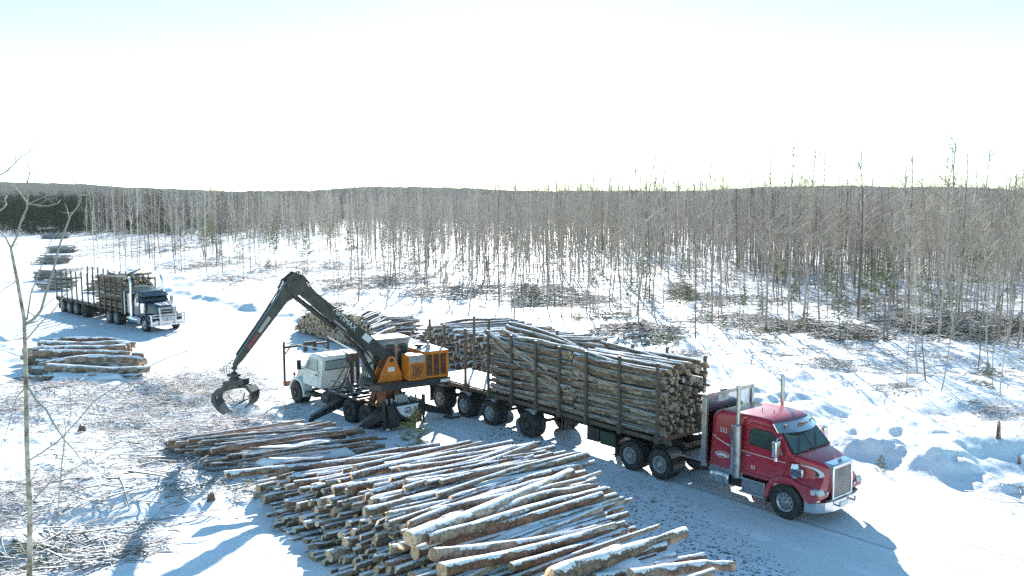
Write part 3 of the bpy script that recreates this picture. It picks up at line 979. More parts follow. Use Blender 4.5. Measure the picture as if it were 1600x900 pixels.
        hl.hexa([(.84, s * 1.0, .97), (1.145, s * .9, .97), (1.145, s * 1.2, .97), (.86, s * 1.262, .97), (.84, s * 1.0, 1.13), (1.07, s * .92, 1.13), (1.07, s * 1.19, 1.13), (.84, s * 1.255, 1.12)])
        hl.build('headlight', M['lamp'], t, bevel=.02)
        fg = MB().tube([(1.1, s * .76, .98), (1.13, s * .76, .98)], .045, 10); fg.build('fog_lamp', M['lamp'], t)
        fm = MB().box(.2, .34, s * 1.0, s * 1.14, 1.335, 1.37); fm.build('side_marker', M['redlens'], t, bevel=.01)
        # white swoosh curling back along the bonnet side with a dark eye
        sw = MB(); bk = MB()
        def bp(x, z):
            i = max(0, min(len(secs) - 2, sum(1 for q in secs if q[0] <= x) - 1))
            (xa, ba, ta, za), (xb, bb, tb, zb) = secs[i], secs[i + 1]
            k = (x - xa) / (xb - xa); hb = ba + (bb - ba) * k; ht = ta + (tb - ta) * k; zz = za + (zb - za) * k
            u = max(0, (z - .95) / (zz - .05 - .95))
            return Vector((x, s * (hb + (ht - hb) * u + .012), z))
        up_e = [(.3, 1.7), (.5, 1.69), (.7, 1.665), (.85, 1.62), (.96, 1.55), (1.0, 1.46), (.93, 1.42)]
        lo_e = [(.3, 1.685), (.5, 1.66), (.7, 1.615), (.82, 1.555), (.88, 1.49), (.88, 1.44), (.84, 1.41)]
        for i in range(len(up_e) - 1):
            sw.prism([bp(*up_e[i]), bp(*up_e[i + 1]), bp(*lo_e[i + 1]), bp(*lo_e[i])], (0, s * .006, 0))
        sw.build('swoosh', M['decal'], t, smooth=0)
        bk.prism([bp(.6, 1.61), bp(.78, 1.56), bp(.85, 1.49), bp(.84, 1.43), bp(.74, 1.44), bp(.79, 1.5), bp(.74, 1.55)], (0, s * .005, 0))
        bk.build('swoosh_shade', M['inkdecal'], t, smooth=0)
    # grille
    g = MB()
    g.box(1.02, 1.17, -.56, -.47, .74, 1.7).box(1.02, 1.17, .47, .56, .74, 1.7).box(1.0, 1.175, -.56, .56, 1.66, 1.76).box(1.02, 1.17, -.47, .47, .74, .8)
    go = g.build('grille', M['chrome'], t, bevel=.015)
    s_ = MB()
    for k in range(19):
        s_.box(1.1, 1.15, -.468, .468, .82 + k * .0445, .842 + k * .0445)
    s_.build('grille_slats', M['grille'], go)
    MB().box(1.02, 1.09, -.468, .468, .8, 1.66).build('radiator', M['black'], go)
    MB().hexa([(.86, -.6, 1.76), (1.16, -.55, 1.7), (1.16, .55, 1.7), (.86, .6, 1.76), (.86, -.57, 1.82), (1.14, -.5, 1.78), (1.14, .5, 1.78), (.86, .57, 1.82)]).build('bonnet_trim', M['chrome'], t, bevel=.02)
    MB().prism([(1.1, 0, 1.78), (1.02, -.1, 1.79), (1.0, -.02, 1.86), (1.0, .02, 1.86), (1.02, .1, 1.79)], (.03, 0, .03)).build('bonnet_ornament', M['chrome'], t)
    # bumper
    ys = [-1.24, -1.15, -.9, -.6, 0, .6, .9, 1.15, 1.24]
    xs = [.72, .98, 1.14, 1.22, 1.24, 1.22, 1.14, .98, .72]
    b = MB()
    for i in range(8):
        b.hexa([(xs[i] - .06, ys[i], .4), (xs[i], ys[i], .42), (xs[i + 1], ys[i + 1], .42), (xs[i + 1] - .06, ys[i + 1], .4),
                (xs[i] - .06, ys[i], .74), (xs[i], ys[i], .72), (xs[i + 1], ys[i + 1], .72), (xs[i + 1] - .06, ys[i + 1], .74)])
    bo = b.build('bumper', M['chrome'], t)
    MB().box(.9, 1.16, -.9, .9, .725, .78).build('bumper_top', M['black'], bo)
    for y in (-.42, .42):
        MB().tube([(1.2, y, .58), (1.34, y, .58), (1.34, y, .7)], .03, 8).build('tow_hook', M['alu'], bo)
    MB().box(1.236, 1.25, -.22, .22, .5, .63).build('number_plate', M['decal'], bo)
    # headboard behind the sleeper, with the white number card
    h = MB()
    h.box(-3.04, -2.98, -1.27, 1.27, .95, 3.2)
    ho = h.build('headboard', M['chrome'], t, bevel=.01)
    hp = MB()
    for y in (-1.24, 1.24):
        hp.box(-3.1, -2.92, y - .06, y + .06, .93, 3.26)
    for y in (-.8, -.4, 0, .4, .8):
        hp.box(-3.08, -3.042, y - .04, y + .04, .95, 3.2)
    hp.build('headboard_post', M['alu'], ho, bevel=.01)
    MB().box(-3.1, -2.92, -1.3, 1.3, 3.2, 3.32).build('headboard_cap', M['alu'], ho, bevel=.01)
    MB().box(-2.975, -2.955, -.62, -.1, 2.98, 3.32).build('number_card', M['decal'], ho)
    lettering('77', .22, basis((-2.95, -.36, 3.13), (0, 1, 0), (0, 0, 1)), M['inkdecal'], ho)
    MB().box(-3.02, -2.94, -.48, -.2, 3.32, 3.36).build('work_lamp', M['black'], ho)
    # roof details
    MB().tube([(-1.5, -.3, 2.86), (-1.5, -.3, 3.0)], .012, 6).tube([(-1.2, -.1, 2.87), (-1.2, -.1, 2.92)], .015, 6).build('antenna', M['black'], t)
    # deck plate, fifth wheel, drive fenders and wheels
    MB().box(-4.15, -3.1, -1.1, 1.1, .985, 1.04).build('deck_plate', M['alu'], t, bevel=.008)
    fw = MB(); fw.tube([(-5.55, 0, 1.03), (-5.55, 0, 1.14)], .48, 24); fw.box(-5.9, -5.2, -.42, .42, .96, 1.03)
    fw.build('fifth_wheel', M['steel'], t)
    wheel(t, 0, -1.22, 'steer'); wheel(t, 0, 1.22, 'steer')
    MB().tube([(0, -.95, .5), (0, .95, .5)], .07, 10).build('axle', M['steel'], t)
    for x in (-4.9, -6.27):
        axle(t, x, 1.24, 'drive')
    for s in (-1, 1):
        mud_fender(t, -4.9, s * .62, s * 1.26, .63, -12, 120)
        mud_fender(t, -6.27, s * .62, s * 1.26, .63, 60, 150)
        MB().box(-6.98, -6.95, s * .62, s * 1.24, .3, 1.05).build('mudflap', M['black'], t)
        MB().box(-.66, -.64, s * .75, s * 1.2, .32, .75).build('mudflap', M['black'], t)
        # air tanks
        MB().tube([(-4.0, s * .62, .7), (-3.2, s * .62, .7)], .13, 14).build('air_tank', M['black'], t)
    hose = MB()
    for k in range(3):
        hose.tube([(-3.0, .2 - k * .12, 1.7), (-3.5, .25 - k * .12, 1.15), (-4.0, .3 - k * .12, 1.25), (-4.4, .2, 1.5)], .018, 6)
    hose.build('air_hose', M['black'], t)
    return t


# ------------------------------------------------------------------ log trailer
def log_trailer(loc, rz, name, label, stakes, axles, x_front, x_back, zd, z_top, snow_from=None, lift=None, toolbox=True):
    """flat skeletal trailer: stakes is a list of (x, has bunk); x runs back from the tractor's steering axle as negative numbers"""
    t = thing(name, loc, rz, label, 'trailer')
    fr = MB()
    for y in (-.5, .5):
        fr.box(-x_back, -x_front, y - .07, y + .07, zd - .2, zd - .17)
        fr.box(-x_back, -x_front, y - .012, y + .012, zd - .48, zd - .2)
        fr.box(-x_back, -x_front, y - .07, y + .07, zd - .51, zd - .48)
    n = int((x_back - x_front) / 1.1)
    for k in range(n + 1):
        x = -x_front - (x_back - x_front) * k / n
        fr.box(x - .04, x + .04, -.48, .48, zd - .4, zd - .22)
    fr.build('frame', M['steel'], t)
    for s in (-1, 1):
        MB().box(-x_back, -x_front, s * 1.16 - .04, s * 1.16 + .04, zd - .17, zd - .02).build('side_rail', M['stake'], t, bevel=.008)
    for x in stakes:
        b = MB().box(-x - .09, -x + .09, -1.27, 1.27, zd - .168, zd + .03)
        bo = b.build('bunk', M['stake'], t, bevel=.01)
        for s in (-1, 1):
            st = MB()
            st.bar((-x, s * 1.25, zd - .05), (-x + rnd.uniform(-.02, .02), s * (1.265 + rnd.uniform(-.01, .02)), z_top + rnd.uniform(-.05, .07)), .085, .11)
            st.box(-x - .08, -x + .08, s * 1.25 - .07, s * 1.25 + .07, zd - .2, zd + .12)
            st.build('stake', M['stake'], t, bevel=.008)
    # floor boards between the rails, snow lying on them where no logs lie
    if snow_from:
        d = MB()
        xs = np.arange(-x_back, -snow_from, .5)
        for a in xs:
            d.box(a + .02, a + .48, -1.1, 1.1, zd - .03, zd + .025)
        d.build('deck', M['steelsnow'], t)
        sb = MB(); nx, ny = 40, 16; vs = []
        for i in range(nx + 1):
            for j in range(ny + 1):
                x = -x_back + (x_back - snow_from) * i / nx; y = -1.08 + 2.16 * j / ny
                h = .05 + float(fb([x * 1.0], [y], .8, 21)[0]) * .05 + float(fb([x], [y], .3, 22)[0]) * .02
                e = min(i, nx - i, j * 1.5, (ny - j) * 1.5) / 3
                vs.append((x, y, zd + .02 + max(h, -.02) * min(1, e)))
        sb.add(vs, [(i * (ny + 1) + j, (i + 1) * (ny + 1) + j, (i + 1) * (ny + 1) + j + 1, i * (ny + 1) + j + 1) for i in range(nx) for j in range(ny)])
        sb.build('snow_layer', M['snow'], t)
    for i, x in enumerate(axles):
        axle(t, -x, 1.26, 'dark' if i < len(axles) - 3 else 'drive')
        MB().box(-x - .1, -x + .1, -.62, -.4, .5, zd - .5).box(-x - .1, -x + .1, .4, .62, .5, zd - .5).box(-x - .45, -x + .45, -.56, -.46, .62, .72).box(-x - .45, -x + .45, .46, .56, .62, .72).build('suspension', M['steel'], t)
    for s in (-1, 1):
        for x in axles:
            mud_fender(t, -x, s * .64, s * 1.27, .60, 50, 130, 'steelsnow')
        MB().box(-axles[-1] - .78, -axles[-1] - .75, s * .62, s * 1.24, .28, zd - .2).build('mudflap', M['black'], t)
        # landing legs
        lg = MB().box(-8.78 - .07, -8.78 + .07, s * .62 - .07, s * .62 + .07, .5, zd - .2).box(-8.9, -8.66, s * .62 - .13, s * .62 + .13, .46, .5)
        lg.build('landing_leg', M['steel'], t)
    if toolbox:
        MB().box(-8.5, -7.9, -1.15, -.75, .62, 1.12).build('toolbox', M['steel'], t, bevel=.015)
        MB().box(-7.85, -7.1, -1.12, -.7, .58, 1.08).build('dunnage_rack', M['green'], t, bevel=.02)
    # rear lamps
    tl = MB().box(-x_back - .03, -x_back, -1.2, 1.2, zd - .32, zd - .18); tlo = tl.build('rear_bar', M['stake'], t)
    for y in (-1.0, -.8, .8, 1.0):
        MB().tube([(-x_back - .03, y, zd - .25), (-x_back - .06, y, zd - .25)], .05, 10).build('tail_lamp', M['redlens'], tlo)
    # loose binder straps hanging from the side rail
    if toolbox:
        ch = MB()
        for k in range(5):
            x = -9.3 - k * .12 + rnd.uniform(-.03, .03)
            ch.tube([(x, -1.2, zd - .1), (x + .03, -1.24, zd - .5), (x - .02, -1.22, zd - .85 - rnd.random() * .25)], .014, 5)
        ch.build('binder_strap', M['black'], t)
    return t


# ------------------------------------------------------------------ dark tractor with bull bar
def dark_tractor(loc, rz):
    t = thing('semi_truck', loc, rz, 'dark blue long nose log truck with bright bull bar far along the road', 'truck')
    tractor_frame(t, 6.6)
    secs = [(-3.0, 2.6), (-2.9, 2.68), (-2.0, 2.72), (-1.5, 2.72), (-1.3, 2.68), (-1.12, 2.55), (-.95, 2.3), (-.8, 2.0)]
    MB().loft([rring(x, 1.08, .98, .98, z, .12) for x, z in secs]).build('cab', M['navy'], t, smooth=50)
    MB().box(-3.0, -2.0, -1.1, -1.085, 1.1, 2.5).box(-3.0, -2.0, 1.085, 1.1, 1.1, 2.5).build('sleeper_panel', M['alu'], t)
    for s in (-1, 1):
        n = Vector((.82, 0, .57))
        MB().prism([Vector(p) + n * .01 for p in [(-.84, s * .92, 2.05), (-.84, s * .02, 2.05), (-1.1, s * .02, 2.52), (-1.1, s * .85, 2.52)]], n * .012).build('windscreen', M['glass'], t, smooth=0)
        dr = MB().box(-1.9, -.98, s * 1.06, s * 1.095, 1.05, 2.05).build('door', M['navy'], t, bevel=.01)
        MB().prism([(-1.8, s * 1.055, 2.0), (-1.05, s * 1.06, 1.98), (-1.2, s * 1.0, 2.46), (-1.75, s * 1.0, 2.46)], (0, s * .035, 0)).build('door_window', M['glass'], dr, smooth=0)
        MB().box(-.98, -.86, s * 1.28 - .1, s * 1.28 + .1, 1.75, 2.3).tube([(-.95, s * .98, 2.35), (-.92, s * 1.28, 2.35), (-.92, s * 1.28, 2.25)], .02, 6).build('mirror', M['chrome'], t)
        ex = MB().tube([(-2.1, s * 1.16, .9), (-2.1, s * 1.16, 2.6)], .12, 16).tube([(-2.1, s * 1.16, 2.55), (-2.1, s * 1.16, 3.35), (-2.2, s * 1.18, 3.6), (-2.34, s * 1.2, 3.68)], .075, 12)
        ex.build('exhaust_stack', M['chrome'], t)
        MB().tube([(-.55, s * 1.0, 1.25), (-.55, s * 1.0, 1.95)], .2, 18).build('air_cleaner', M['chrome'], t)
        fuel_tank(t, -3.0, -1.3, s * .9, .68, .31)
        MB().box(-1.28, -.7, s * .8, s * 1.15, .45, .9).build('step_box', M['alu'], t, bevel=.03)
        po = []
        for k in range(13):
            a = R(185 - 140 * k / 12)
            po.append((.72 * math.cos(a), .54 + .72 * math.sin(a)))
        po += [(.8, .95), (.82, .7)]
        for k in range(13):
            a = R(25 + 155 * k / 12)
            po.append((.6 * math.cos(a), .52 + .6 * math.sin(a)))
        MB().prism([(x, s * .7, z) for x, z in po], (0, s * .52, 0)).build('fender', M['navy'], t, bevel=.05, seg=3)
        MB().box(.76, .9, s * .98 - .16, s * .98 + .16, .98, 1.16).build('headlight', M['lamp'], t, bevel=.03)
        mud_fender(t, -4.7, s * .62, s * 1.24, .62, -10, 110)
        MB().box(-6.6, -6.57, s * .62, s * 1.22, .3, 1.0).build('mudflap', M['black'], t)
    secs = [(-.85, 1.0, .9, 2.02), (-.3, .92, .78, 1.95), (.4, .84, .66, 1.86), (.8, .8, .58, 1.8), (.88, .78, .54, 1.74)]
    bn = MB().loft([rring(x, hb, ht, .9, z, .1) for x, hb, ht, z in secs]).build('bonnet', M['navy'], t, smooth=50)
    MB().prism([(-.1, -.46, 1.945), (.75, -.34, 1.835), (.75, .34, 1.835), (-.1, .46, 1.945)], (0, 0, .012)).build('bonnet_panel', M['white'], t)
    for y in (-.16, .1):
        MB().prism([(-.1, y, 1.962), (.75, y * .7, 1.852), (.75, y * .7 + .06, 1.852), (-.1, y + .08, 1.962)], (0, 0, .006)).build('bonnet_stripe', M['navy'], t)
    # visor and marker lamps
    vs = MB().hexa([(-1.22, -.95, 2.6), (-.72, -.98, 2.36), (-.72, .98, 2.36), (-1.22, .95, 2.6), (-1.22, -.95, 2.64), (-.72, -.98, 2.4), (-.72, .98, 2.4), (-1.22, .95, 2.64)]).build('sun_visor', M['navy'], t)
    for k in range(9):
        MB().tube([(-1.3, -.8 + k * .2, 2.68), (-1.2, -.8 + k * .2, 2.74)], .04, 8).build('marker_lamp', M['lamp'], vs)
    # grille and bull bar
    g = MB().box(.86, .96, -.56, .56, .8, 1.72); go = g.build('grille', M['white'], t, bevel=.02)
    for z in (1.5, 1.32):
        MB().box(.955, .975, -.44, .44, z - .06, z + .07).build('grille_opening', M['black'], go)
    b = MB()
    b.box(1.08, 1.16, -.62, -.5, .45, 1.75).box(1.08, 1.16, .5, .62, .45, 1.75)
    for z in (.52, .76, 1.04, 1.22):
        b.box(1.09, 1.15, -1.22, 1.22, z - .035, z + .035)
    b.box(1.09, 1.15, -.5, .5, 1.64, 1.7)
    for s in (-1, 1):
        b.box(1.08, 1.16, s * 1.22 - .05, s * 1.22 + .05, .45, 1.26)
        b.box(.7, 1.08, s * .5 - .04, s * .5 + .04, .5, .6)
        b.box(.75, 1.08, s * 1.22 - .03, s * 1.22 + .03, .5, .56).box(.75, 1.08, s * 1.22 - .03, s * 1.22 + .03, 1.18, 1.24)
    bb = b.build('bull_bar', M['chrome'], t, bevel=.012)
    MB().box(1.1, 1.145, -.5, .5, .82, .98).build('bull_bar_plate', M['white'], bb)
    for y in (-.3, -.1, .12, .32):
        MB().tube([(1.14, y, .9), (1.17, y, .9)], .05, 10).build('lamp', M['inkdecal'] if y in (-.1,) else M['lamp'], bb)
    MB().box(.8, 1.0, -1.18, 1.18, .42, .72).build('bumper', M['chrome'], t, bevel=.03)
    # rounded headache rack
    h = MB()
    h.tube([(-3.12, -1.2, .95), (-3.12, -1.2, 2.65), (-3.12, -1.05, 2.85), (-3.12, 1.05, 2.85), (-3.12, 1.2, 2.65), (-3.12, 1.2, .95)], .06, 10)
    h.box(-3.15, -3.1, -1.12, 1.12, 1.0, 2.78)
    h.build('headboard', M['alu'], t)
    MB().box(-3.18, -3.02, -.5, .5, 2.88, 3.0).build('light_bar', M['alu'], t)
    wheel(t, 0, -1.22, 'steer'); wheel(t, 0, 1.22, 'steer')
    MB().tube([(0, -.95, .5), (0, .95, .5)], .07, 10).build('axle', M['steel'], t)
    for x in (-4.7, -6.0):
        axle(t, x, 1.24, 'drive')
    MB().box(-3.9, -3.2, -1.0, 1.0, .985, 1.03).build('deck_plate', M['alu'], t)
    fw = MB(); fw.tube([(-5.3, 0, .98), (-5.3, 0, 1.06)], .46, 20); fw.build('fifth_wheel', M['steel'], t)
    return t


HD1 = math.atan2(-.766, .643)
RED0 = Vector((8.2 + .766 * 1.22, 26.1 + .643 * 1.22, 0.012))
red = red_tractor(RED0, HD1)
TR1 = log_trailer(RED0, HD1, 'log_trailer', 'long log trailer behind the red truck, loaded ahead and bare at its tail',
                  [5.0, 6.75, 8.45, 9.9, 11.25, 12.75, 14.25, 15.85, 17.4, 18.5], [11.8, 14.2, 16.0, 17.8], 4.45, 18.7, 1.42, 4.0, snow_from=14.6)
HD2 = math.atan2(-.687, .727)
DRK0 = Vector((-25.95 + .687 * 1.22, 62.6 + .727 * 1.22, 0.0))
drk = dark_tractor(DRK0, HD2)
TR2 = log_trailer(DRK0, HD2, 'log_trailer', 'log trailer behind the dark truck, half loaded with tall bare stakes at its rear',
                  [3.4, 4.5, 5.4, 6.4, 7.4, 8.5, 9.6, 10.7, 11.8, 12.8, 13.8, 14.9, 16.0], [10.6, 12.2, 13.6, 15.0], 3.3, 16.3, 1.2, 3.55, snow_from=8.9, toolbox=False)
# ------------------------------------------------------------------ knuckleboom loader on its carrier lorry
def loader_truck():
    h = math.atan2(.75, -.66)
    O = Vector((-9.2, 41.8, .02))
    t = thing('loader_truck', O, h, 'white cab truck carrying an orange and black knuckleboom log loader with raised arm', 'loader truck')
    ML = Matrix.Translation(O) @ Matrix.Rotation(h, 4, 'Z')
    # ---- carrier
    m = MB()
    for y in (-.43, .43):
        m.box(-7.3, 1.0, y - .05, y + .05, .72, 1.02)
    for x in (-7.0, -5.6, -4.0, -2.6, -1.0, .6):
        m.box(x - .06, x + .06, -.38, .38, .76, .98)
    m.build('frame', M['steel'], t, bevel=.008)
    cab = [(-2.15, 2.34), (-2.1, 2.42), (-1.6, 2.47), (-1.05, 2.44), (-.85, 2.34), (-.5, 1.78)]
    MB().loft([rring(x, 1.06, .94 + (.08 if z < 2 else 0), 1.0, z, .1) for x, z in cab]).build('cab', M['whitesnow'], t, smooth=50)
    # rear window
    MB().prism([(-2.158, -.8, 1.84), (-2.158, .8, 1.84), (-2.158, .76, 2.2), (-2.158, -.76, 2.2)], (-.012, 0, 0)).build('rear_window', M['clearglass'], t, smooth=0)
    MB().tube([(-2.17, -.82, 1.82), (-2.17, .82, 1.82), (-2.17, .78, 2.22), (-2.17, -.78, 2.22), (-2.17, -.82, 1.82)], .022, 6).build('window_seal', M['black'], t)
    for s in (-1, 1):
        dr = MB().prism([(-1.9, s * 1.03, 1.06), (-.75, s * 1.05, 1.06), (-.7, s * 1.04, 1.75), (-1.9, s * 1.01, 1.75)], (0, s * .04, 0)).build('door', M['white'], t, bevel=.012)
        MB().prism([(-1.8, s * 1.01, 1.8), (-.78, s * 1.03, 1.76), (-.98, s * .95, 2.25), (-1.75, s * .95, 2.25)], (0, s * .03, 0)).build('door_window', M['clearglass'], dr, smooth=0)
        MB().box(-1.85, -1.7, s * 1.06, s * 1.1, 1.55, 1.6).build('door_handle', M['black'], dr)
        MB().box(-.62, -.52, s * 1.28 - .09, s * 1.28 + .09, 1.68, 2.12).tube([(-.6, s * 1.0, 1.7), (-.57, s * 1.28, 1.72)], .02, 6).build('mirror', M['black'], t, bevel=.01)
        MB().box(-1.7, -.75, s * .7, s * 1.1, .52, .66).build('step', M['steel'], t, bevel=.01)
        n = Vector((.85, 0, .53))
        MB().prism([Vector(p) + n * .01 for p in [(-.54, s * .9, 1.84), (-.54, s * .02, 1.84), (-.82, s * .02, 2.28), (-.82, s * .84, 2.28)]], n * .012).build('windscreen', M['glass'], t, smooth=0)
        po = []
        for k in range(13):
            a = R(190 - 190 * k / 12)
            po.append((.72 * math.cos(a), .5 + .72 * math.sin(a)))
        for k in range(13):
            a = R(0 + 190 * k / 12)
            po.append((.6 * math.cos(a), .5 + .6 * math.sin(a)))
        MB().prism([(x, s * .66, z) for x, z in po], (0, s * .5, 0)).build('fender', M['white'], t, bevel=.04, seg=3)
        MB().tube([(.62, s * .9, 1.05), (.62, s * .9, 1.2)], .03, 6).tube([(.62, s * .9, 1.18), (.62, s * .9, 1.32)], [.07, .05], 10).build('turn_lamp', M['redlens'], t)
        MB().tube([(-2.4, s * .95, .66), (-2.95, s * .95, .66)], .28, 20).build('fuel_tank', M['steel'], t)
    secs = [(-.55, .92, .84, 1.78), (0, .86, .74, 1.72), (.6, .78, .66, 1.62), (.82, .74, .6, 1.5)]
    MB().loft([rring(x, hb, ht, .85, z, .12) for x, hb, ht, z in secs]).build('bonnet', M['white'], t, smooth=50)
    MB().box(.82, .88, -.55, .55, .9, 1.42).build('grille', M['steel'], t)
    bp = MB().box(.95, 1.12, -1.24, 1.24, .62, .86).build('bumper', M['rust'], t, bevel=.015)
    # front boom rest: goal post with light bar and braces
    g = MB()
    for s in (-1, 1):
        g.box(1.02, 1.1, s * 1.18 - .045, s * 1.18 + .045, .86, 2.75)
        g.bar((1.06, s * 1.18, 2.1), (1.06, s * .85, 2.45), .05, .05)
    g.bar((1.06, -1.14, 2.47), (1.06, 1.14, 2.47), .1, .1)
    go = g.build('boom_rest', M['steel'], t, bevel=.006)
    for y in (-.45, .05):
        MB().tube([(1.06, y, 2.42), (1.06, y, 2.16)], [.09, .12], 10).build('lamp', M['black'], go)
    MB().box(1.0, 1.12, -.5, .12, 2.52, 2.62).build('light_bar', M['black'], go)
    rd = MB()
    for s in (-1, 1):
        rd.tube([(1.06, s * 1.18, 2.7), (-2.85, -.12 if s > 0 else -.42, 2.56)], .022 if s > 0 else .03, 6)
    rd.build('stay_rod', M['grey'], t)
    # rack behind the cab
    k_ = MB()
    for y in (-.12, -.42):
        k_.box(-2.95, -2.83, y - .06, y + .06, 1.0, 2.62)
    k_.box(-2.95, -2.83, -1.05, -.93, 1.0, 2.5)
    k_.box(-2.93, -2.85, -.92, -.48, 1.9, 1.98).box(-2.93, -2.85, -.92, -.48, 2.36, 2.44)
    for (x0, y0, z0, x1, y1, z1) in ((-2.4, .62, 1.0, -2.88, .0, 2.3), (-2.5, .2, 1.0, -2.88, -.06, 2.2), (-2.62, .05, 1.0, -2.9, -.1, 2.1)):
        k_.bar((x0, y0, z0), (x1, y1, z1), .05, .05)
    k_.box(-3.05, -2.78, -.36, .12, 2.2, 2.6)
    ko = k_.build('rear_rack', M['black'], t, bevel=.006)
    for y, z0, z1, r in ((-.6, 1.1, 1.65, .11), (-.62, 2.46, 2.85, .12), (-1.0, 1.05, 1.5, .1)):
        MB().tube([(-3.05, y, z0), (-3.05, y, z1)], r, 14).build('gas_bottle', M['rust'], ko)
    MB().box(-3.1, -2.96, -.78, -.66, 1.2, 2.6).build('ladder', M['grey'], ko)
    MB().bar((-3.0, -.3, 2.72), (-3.5, -.85, 2.5), .3, .05).build('folded_plank', M['white'], ko)
    # deck frame behind with open bars and blown snow
    d = MB()
    for y in (-1.1, -.55, .0, .55, 1.1):
        d.box(-5.6, -2.95, y - .05, y + .05, 1.02, 1.1)
    for x in (-3.0, -3.7, -4.4, -5.1, -5.58):
        d.box(x - .05, x + .05, -1.15, 1.15, 1.1, 1.16)
    d.bar((-3.6, 1.08, 1.15), (-4.3, 1.0, 1.85), .07, .07).bar((-4.3, 1.0, 1.85), (-4.9, 1.08, 1.15), .07, .07).bar((-3.0, .98, 1.5), (-4.3, 1.0, 1.62), .05, .05)
    d.bar((-4.0, -.9, 1.15), (-4.6, -.9, 1.7), .06, .06)
    d.build('deck_frame', M['steelsnow'], t, bevel=.005)
    wheel(t, 0, -1.2, 'dark', .5); wheel(t, 0, 1.2, 'dark', .5)
    MB().tube([(0, -.95, .5), (0, .95, .5)], .07, 10).build('axle', M['steel'], t)
    for x in (-4.75, -6.05):
        axle(t, x, 1.22, 'dark', .5)
    # rear crossbeam with stabiliser jacks; splayed legs fore and aft
    b = MB()
    b.box(-7.35, -6.75, -.9, .9, .62, 1.12)
    b.prism([(-7.36, -.62, 1.1), (-7.36, .62, 1.1), (-7.36, .4, .62), (-7.36, .12, .42), (-7.36, -.12, .42), (-7.36, -.4, .62)], (-.05, 0, 0), 0)
    b.box(-7.3, -6.9, .3, .8, .18, .62).box(-7.3, -6.9, -.8, -.3, .2, .62)
    bo = b.build('rear_beam', M['black'], t, bevel=.012)
    MB().prism([(-7.414, -.56, 1.06), (-7.414, .56, 1.06), (-7.414, .36, .74), (-7.414, .1, .55), (-7.414, -.1, .55), (-7.414, -.36, .74)], (-.004, 0, 0)).build('plate', M['decal'], bo, smooth=0)
    em = MB()
    for k in range(14):
        a, c = R(20 + 24 * k), R(20 + 24 * (k + 1))
        em.prism([(-7.419, .17 * math.cos(a), .84 + .13 * math.sin(a)), (-7.419, .17 * math.cos(c), .84 + .13 * math.sin(c)), (-7.419, .12 * math.cos(c), .84 + .09 * math.sin(c)), (-7.419, .12 * math.cos(a), .84 + .09 * math.sin(a))], (-.003, 0, 0))
    em.prism([(-7.419, -.09, .86), (-7.419, .09, .83), (-7.419, .06, .78), (-7.419, -.06, .8)], (-.003, 0, 0))
    em.build('emblem', M['inkdecal'], bo, smooth=0)
    for s in (-1, 1):
        for xr, ln in ((-7.0, 2.5), (-3.95, 2.55)):
            l = MB()
            y0, y1 = s * .45, s * (ln)
            l.hexa([(xr - .17, y0, .7), (xr + .17, y0, .7), (xr + .15, y1, .16), (xr - .15, y1, .16), (xr - .17, y0, 1.16), (xr + .17, y0, 1.16), (xr + .13, y1, .36), (xr - .13, y1, .36)])
            lo = l.build('outrigger', M['black'], t, bevel=.015)
            MB().hexa([(xr - .28, y1 - s * .18, .03), (xr + .28, y1 - s * .18, .03), (xr + .28, y1 + s * .42, .03), (xr - .28, y1 + s * .42, .03), (xr - .22, y1 - s * .12, .12), (xr + .22, y1 - s * .12, .12), (xr + .2, y1 + s * .3, .1), (xr - .2, y1 + s * .3, .1)]).box(xr - .06, xr + .06, y1 - .1, y1 + .1, .1, .3).build('foot', M['steelsnow'], lo)
            MB().tube([(xr + .2, s * .55, 1.15), (xr + .2, s * (ln - .7), .52)], .06, 10).tube([(xr + .2, s * (ln - .75), .55), (xr + .2, s * (ln - .2), .26)], .035, 8).build('jack_cylinder', M['steel'], lo)
        MB().tube([(-7.15, s * .98, 1.3), (-7.15, s * .98, .42)], .08, 12).tube([(-7.15, s * .98, .45), (-7.15, s * .98, .1)], .05, 10).build('jack', M['steel'], t)
    vv = MB()
    for k in range(7):
        vv.tube([(-7.0, .75 - k * .24, 1.12), (-7.0, .75 - k * .24, 1.32)], .05, 8)
    vv.box(-7.15, -6.85, -.2, .25, 1.12, 1.4)
    vv.build('control_valve', M['greysnow'], t)
    # ---- pedestal and slewing upper works, built along the boom's own direction
    T = Vector((-5.3, 37.2, 0))
    fx, fy = -.84, -.5426
    MU = Matrix(((fx, -fy, 0, T.x), (fy, fx, 0, T.y), (0, 0, 1, 0), (0, 0, 0, 1)))
    U = ML.inverted() @ MU                       # x = towards the boom tip, -y .. +y: far .. near
    def ub(mb, name, mat, parent=t, **k):
        return mb.xf(U).build(name, mat, parent, **k)
    p = MB()
    for k in range(4):
        a = R(45 + 90 * k); ca, sa = math.cos(a), math.sin(a)
        p.hexa([(.72 * ca - .2 * sa, .72 * sa + .2 * ca, 1.04), (.72 * ca + .2 * sa, .72 * sa - .2 * ca, 1.04), (.5 * ca + .2 * sa, .5 * sa - .2 * ca, 1.04), (.5 * ca - .2 * sa, .5 * sa + .2 * ca, 1.04),
                (.56 * ca - .2 * sa, .56 * sa + .2 * ca, 1.6), (.56 * ca + .2 * sa, .56 * sa - .2 * ca, 1.6), (.36 * ca + .2 * sa, .36 * sa - .2 * ca, 1.6), (.36 * ca - .2 * sa, .36 * sa + .2 * ca, 1.6)])
    p.tube([(0, 0, 1.0), (0, 0, 1.55)], .36, 16)
    p.tube([(0, 0, 1.56), (0, 0, 1.66)], .68, 28)
    p.box(-.8, .8, -.8, .8, 1.0, 1.06)
    ub(p, 'pedestal', M['rust'], bevel=.01)
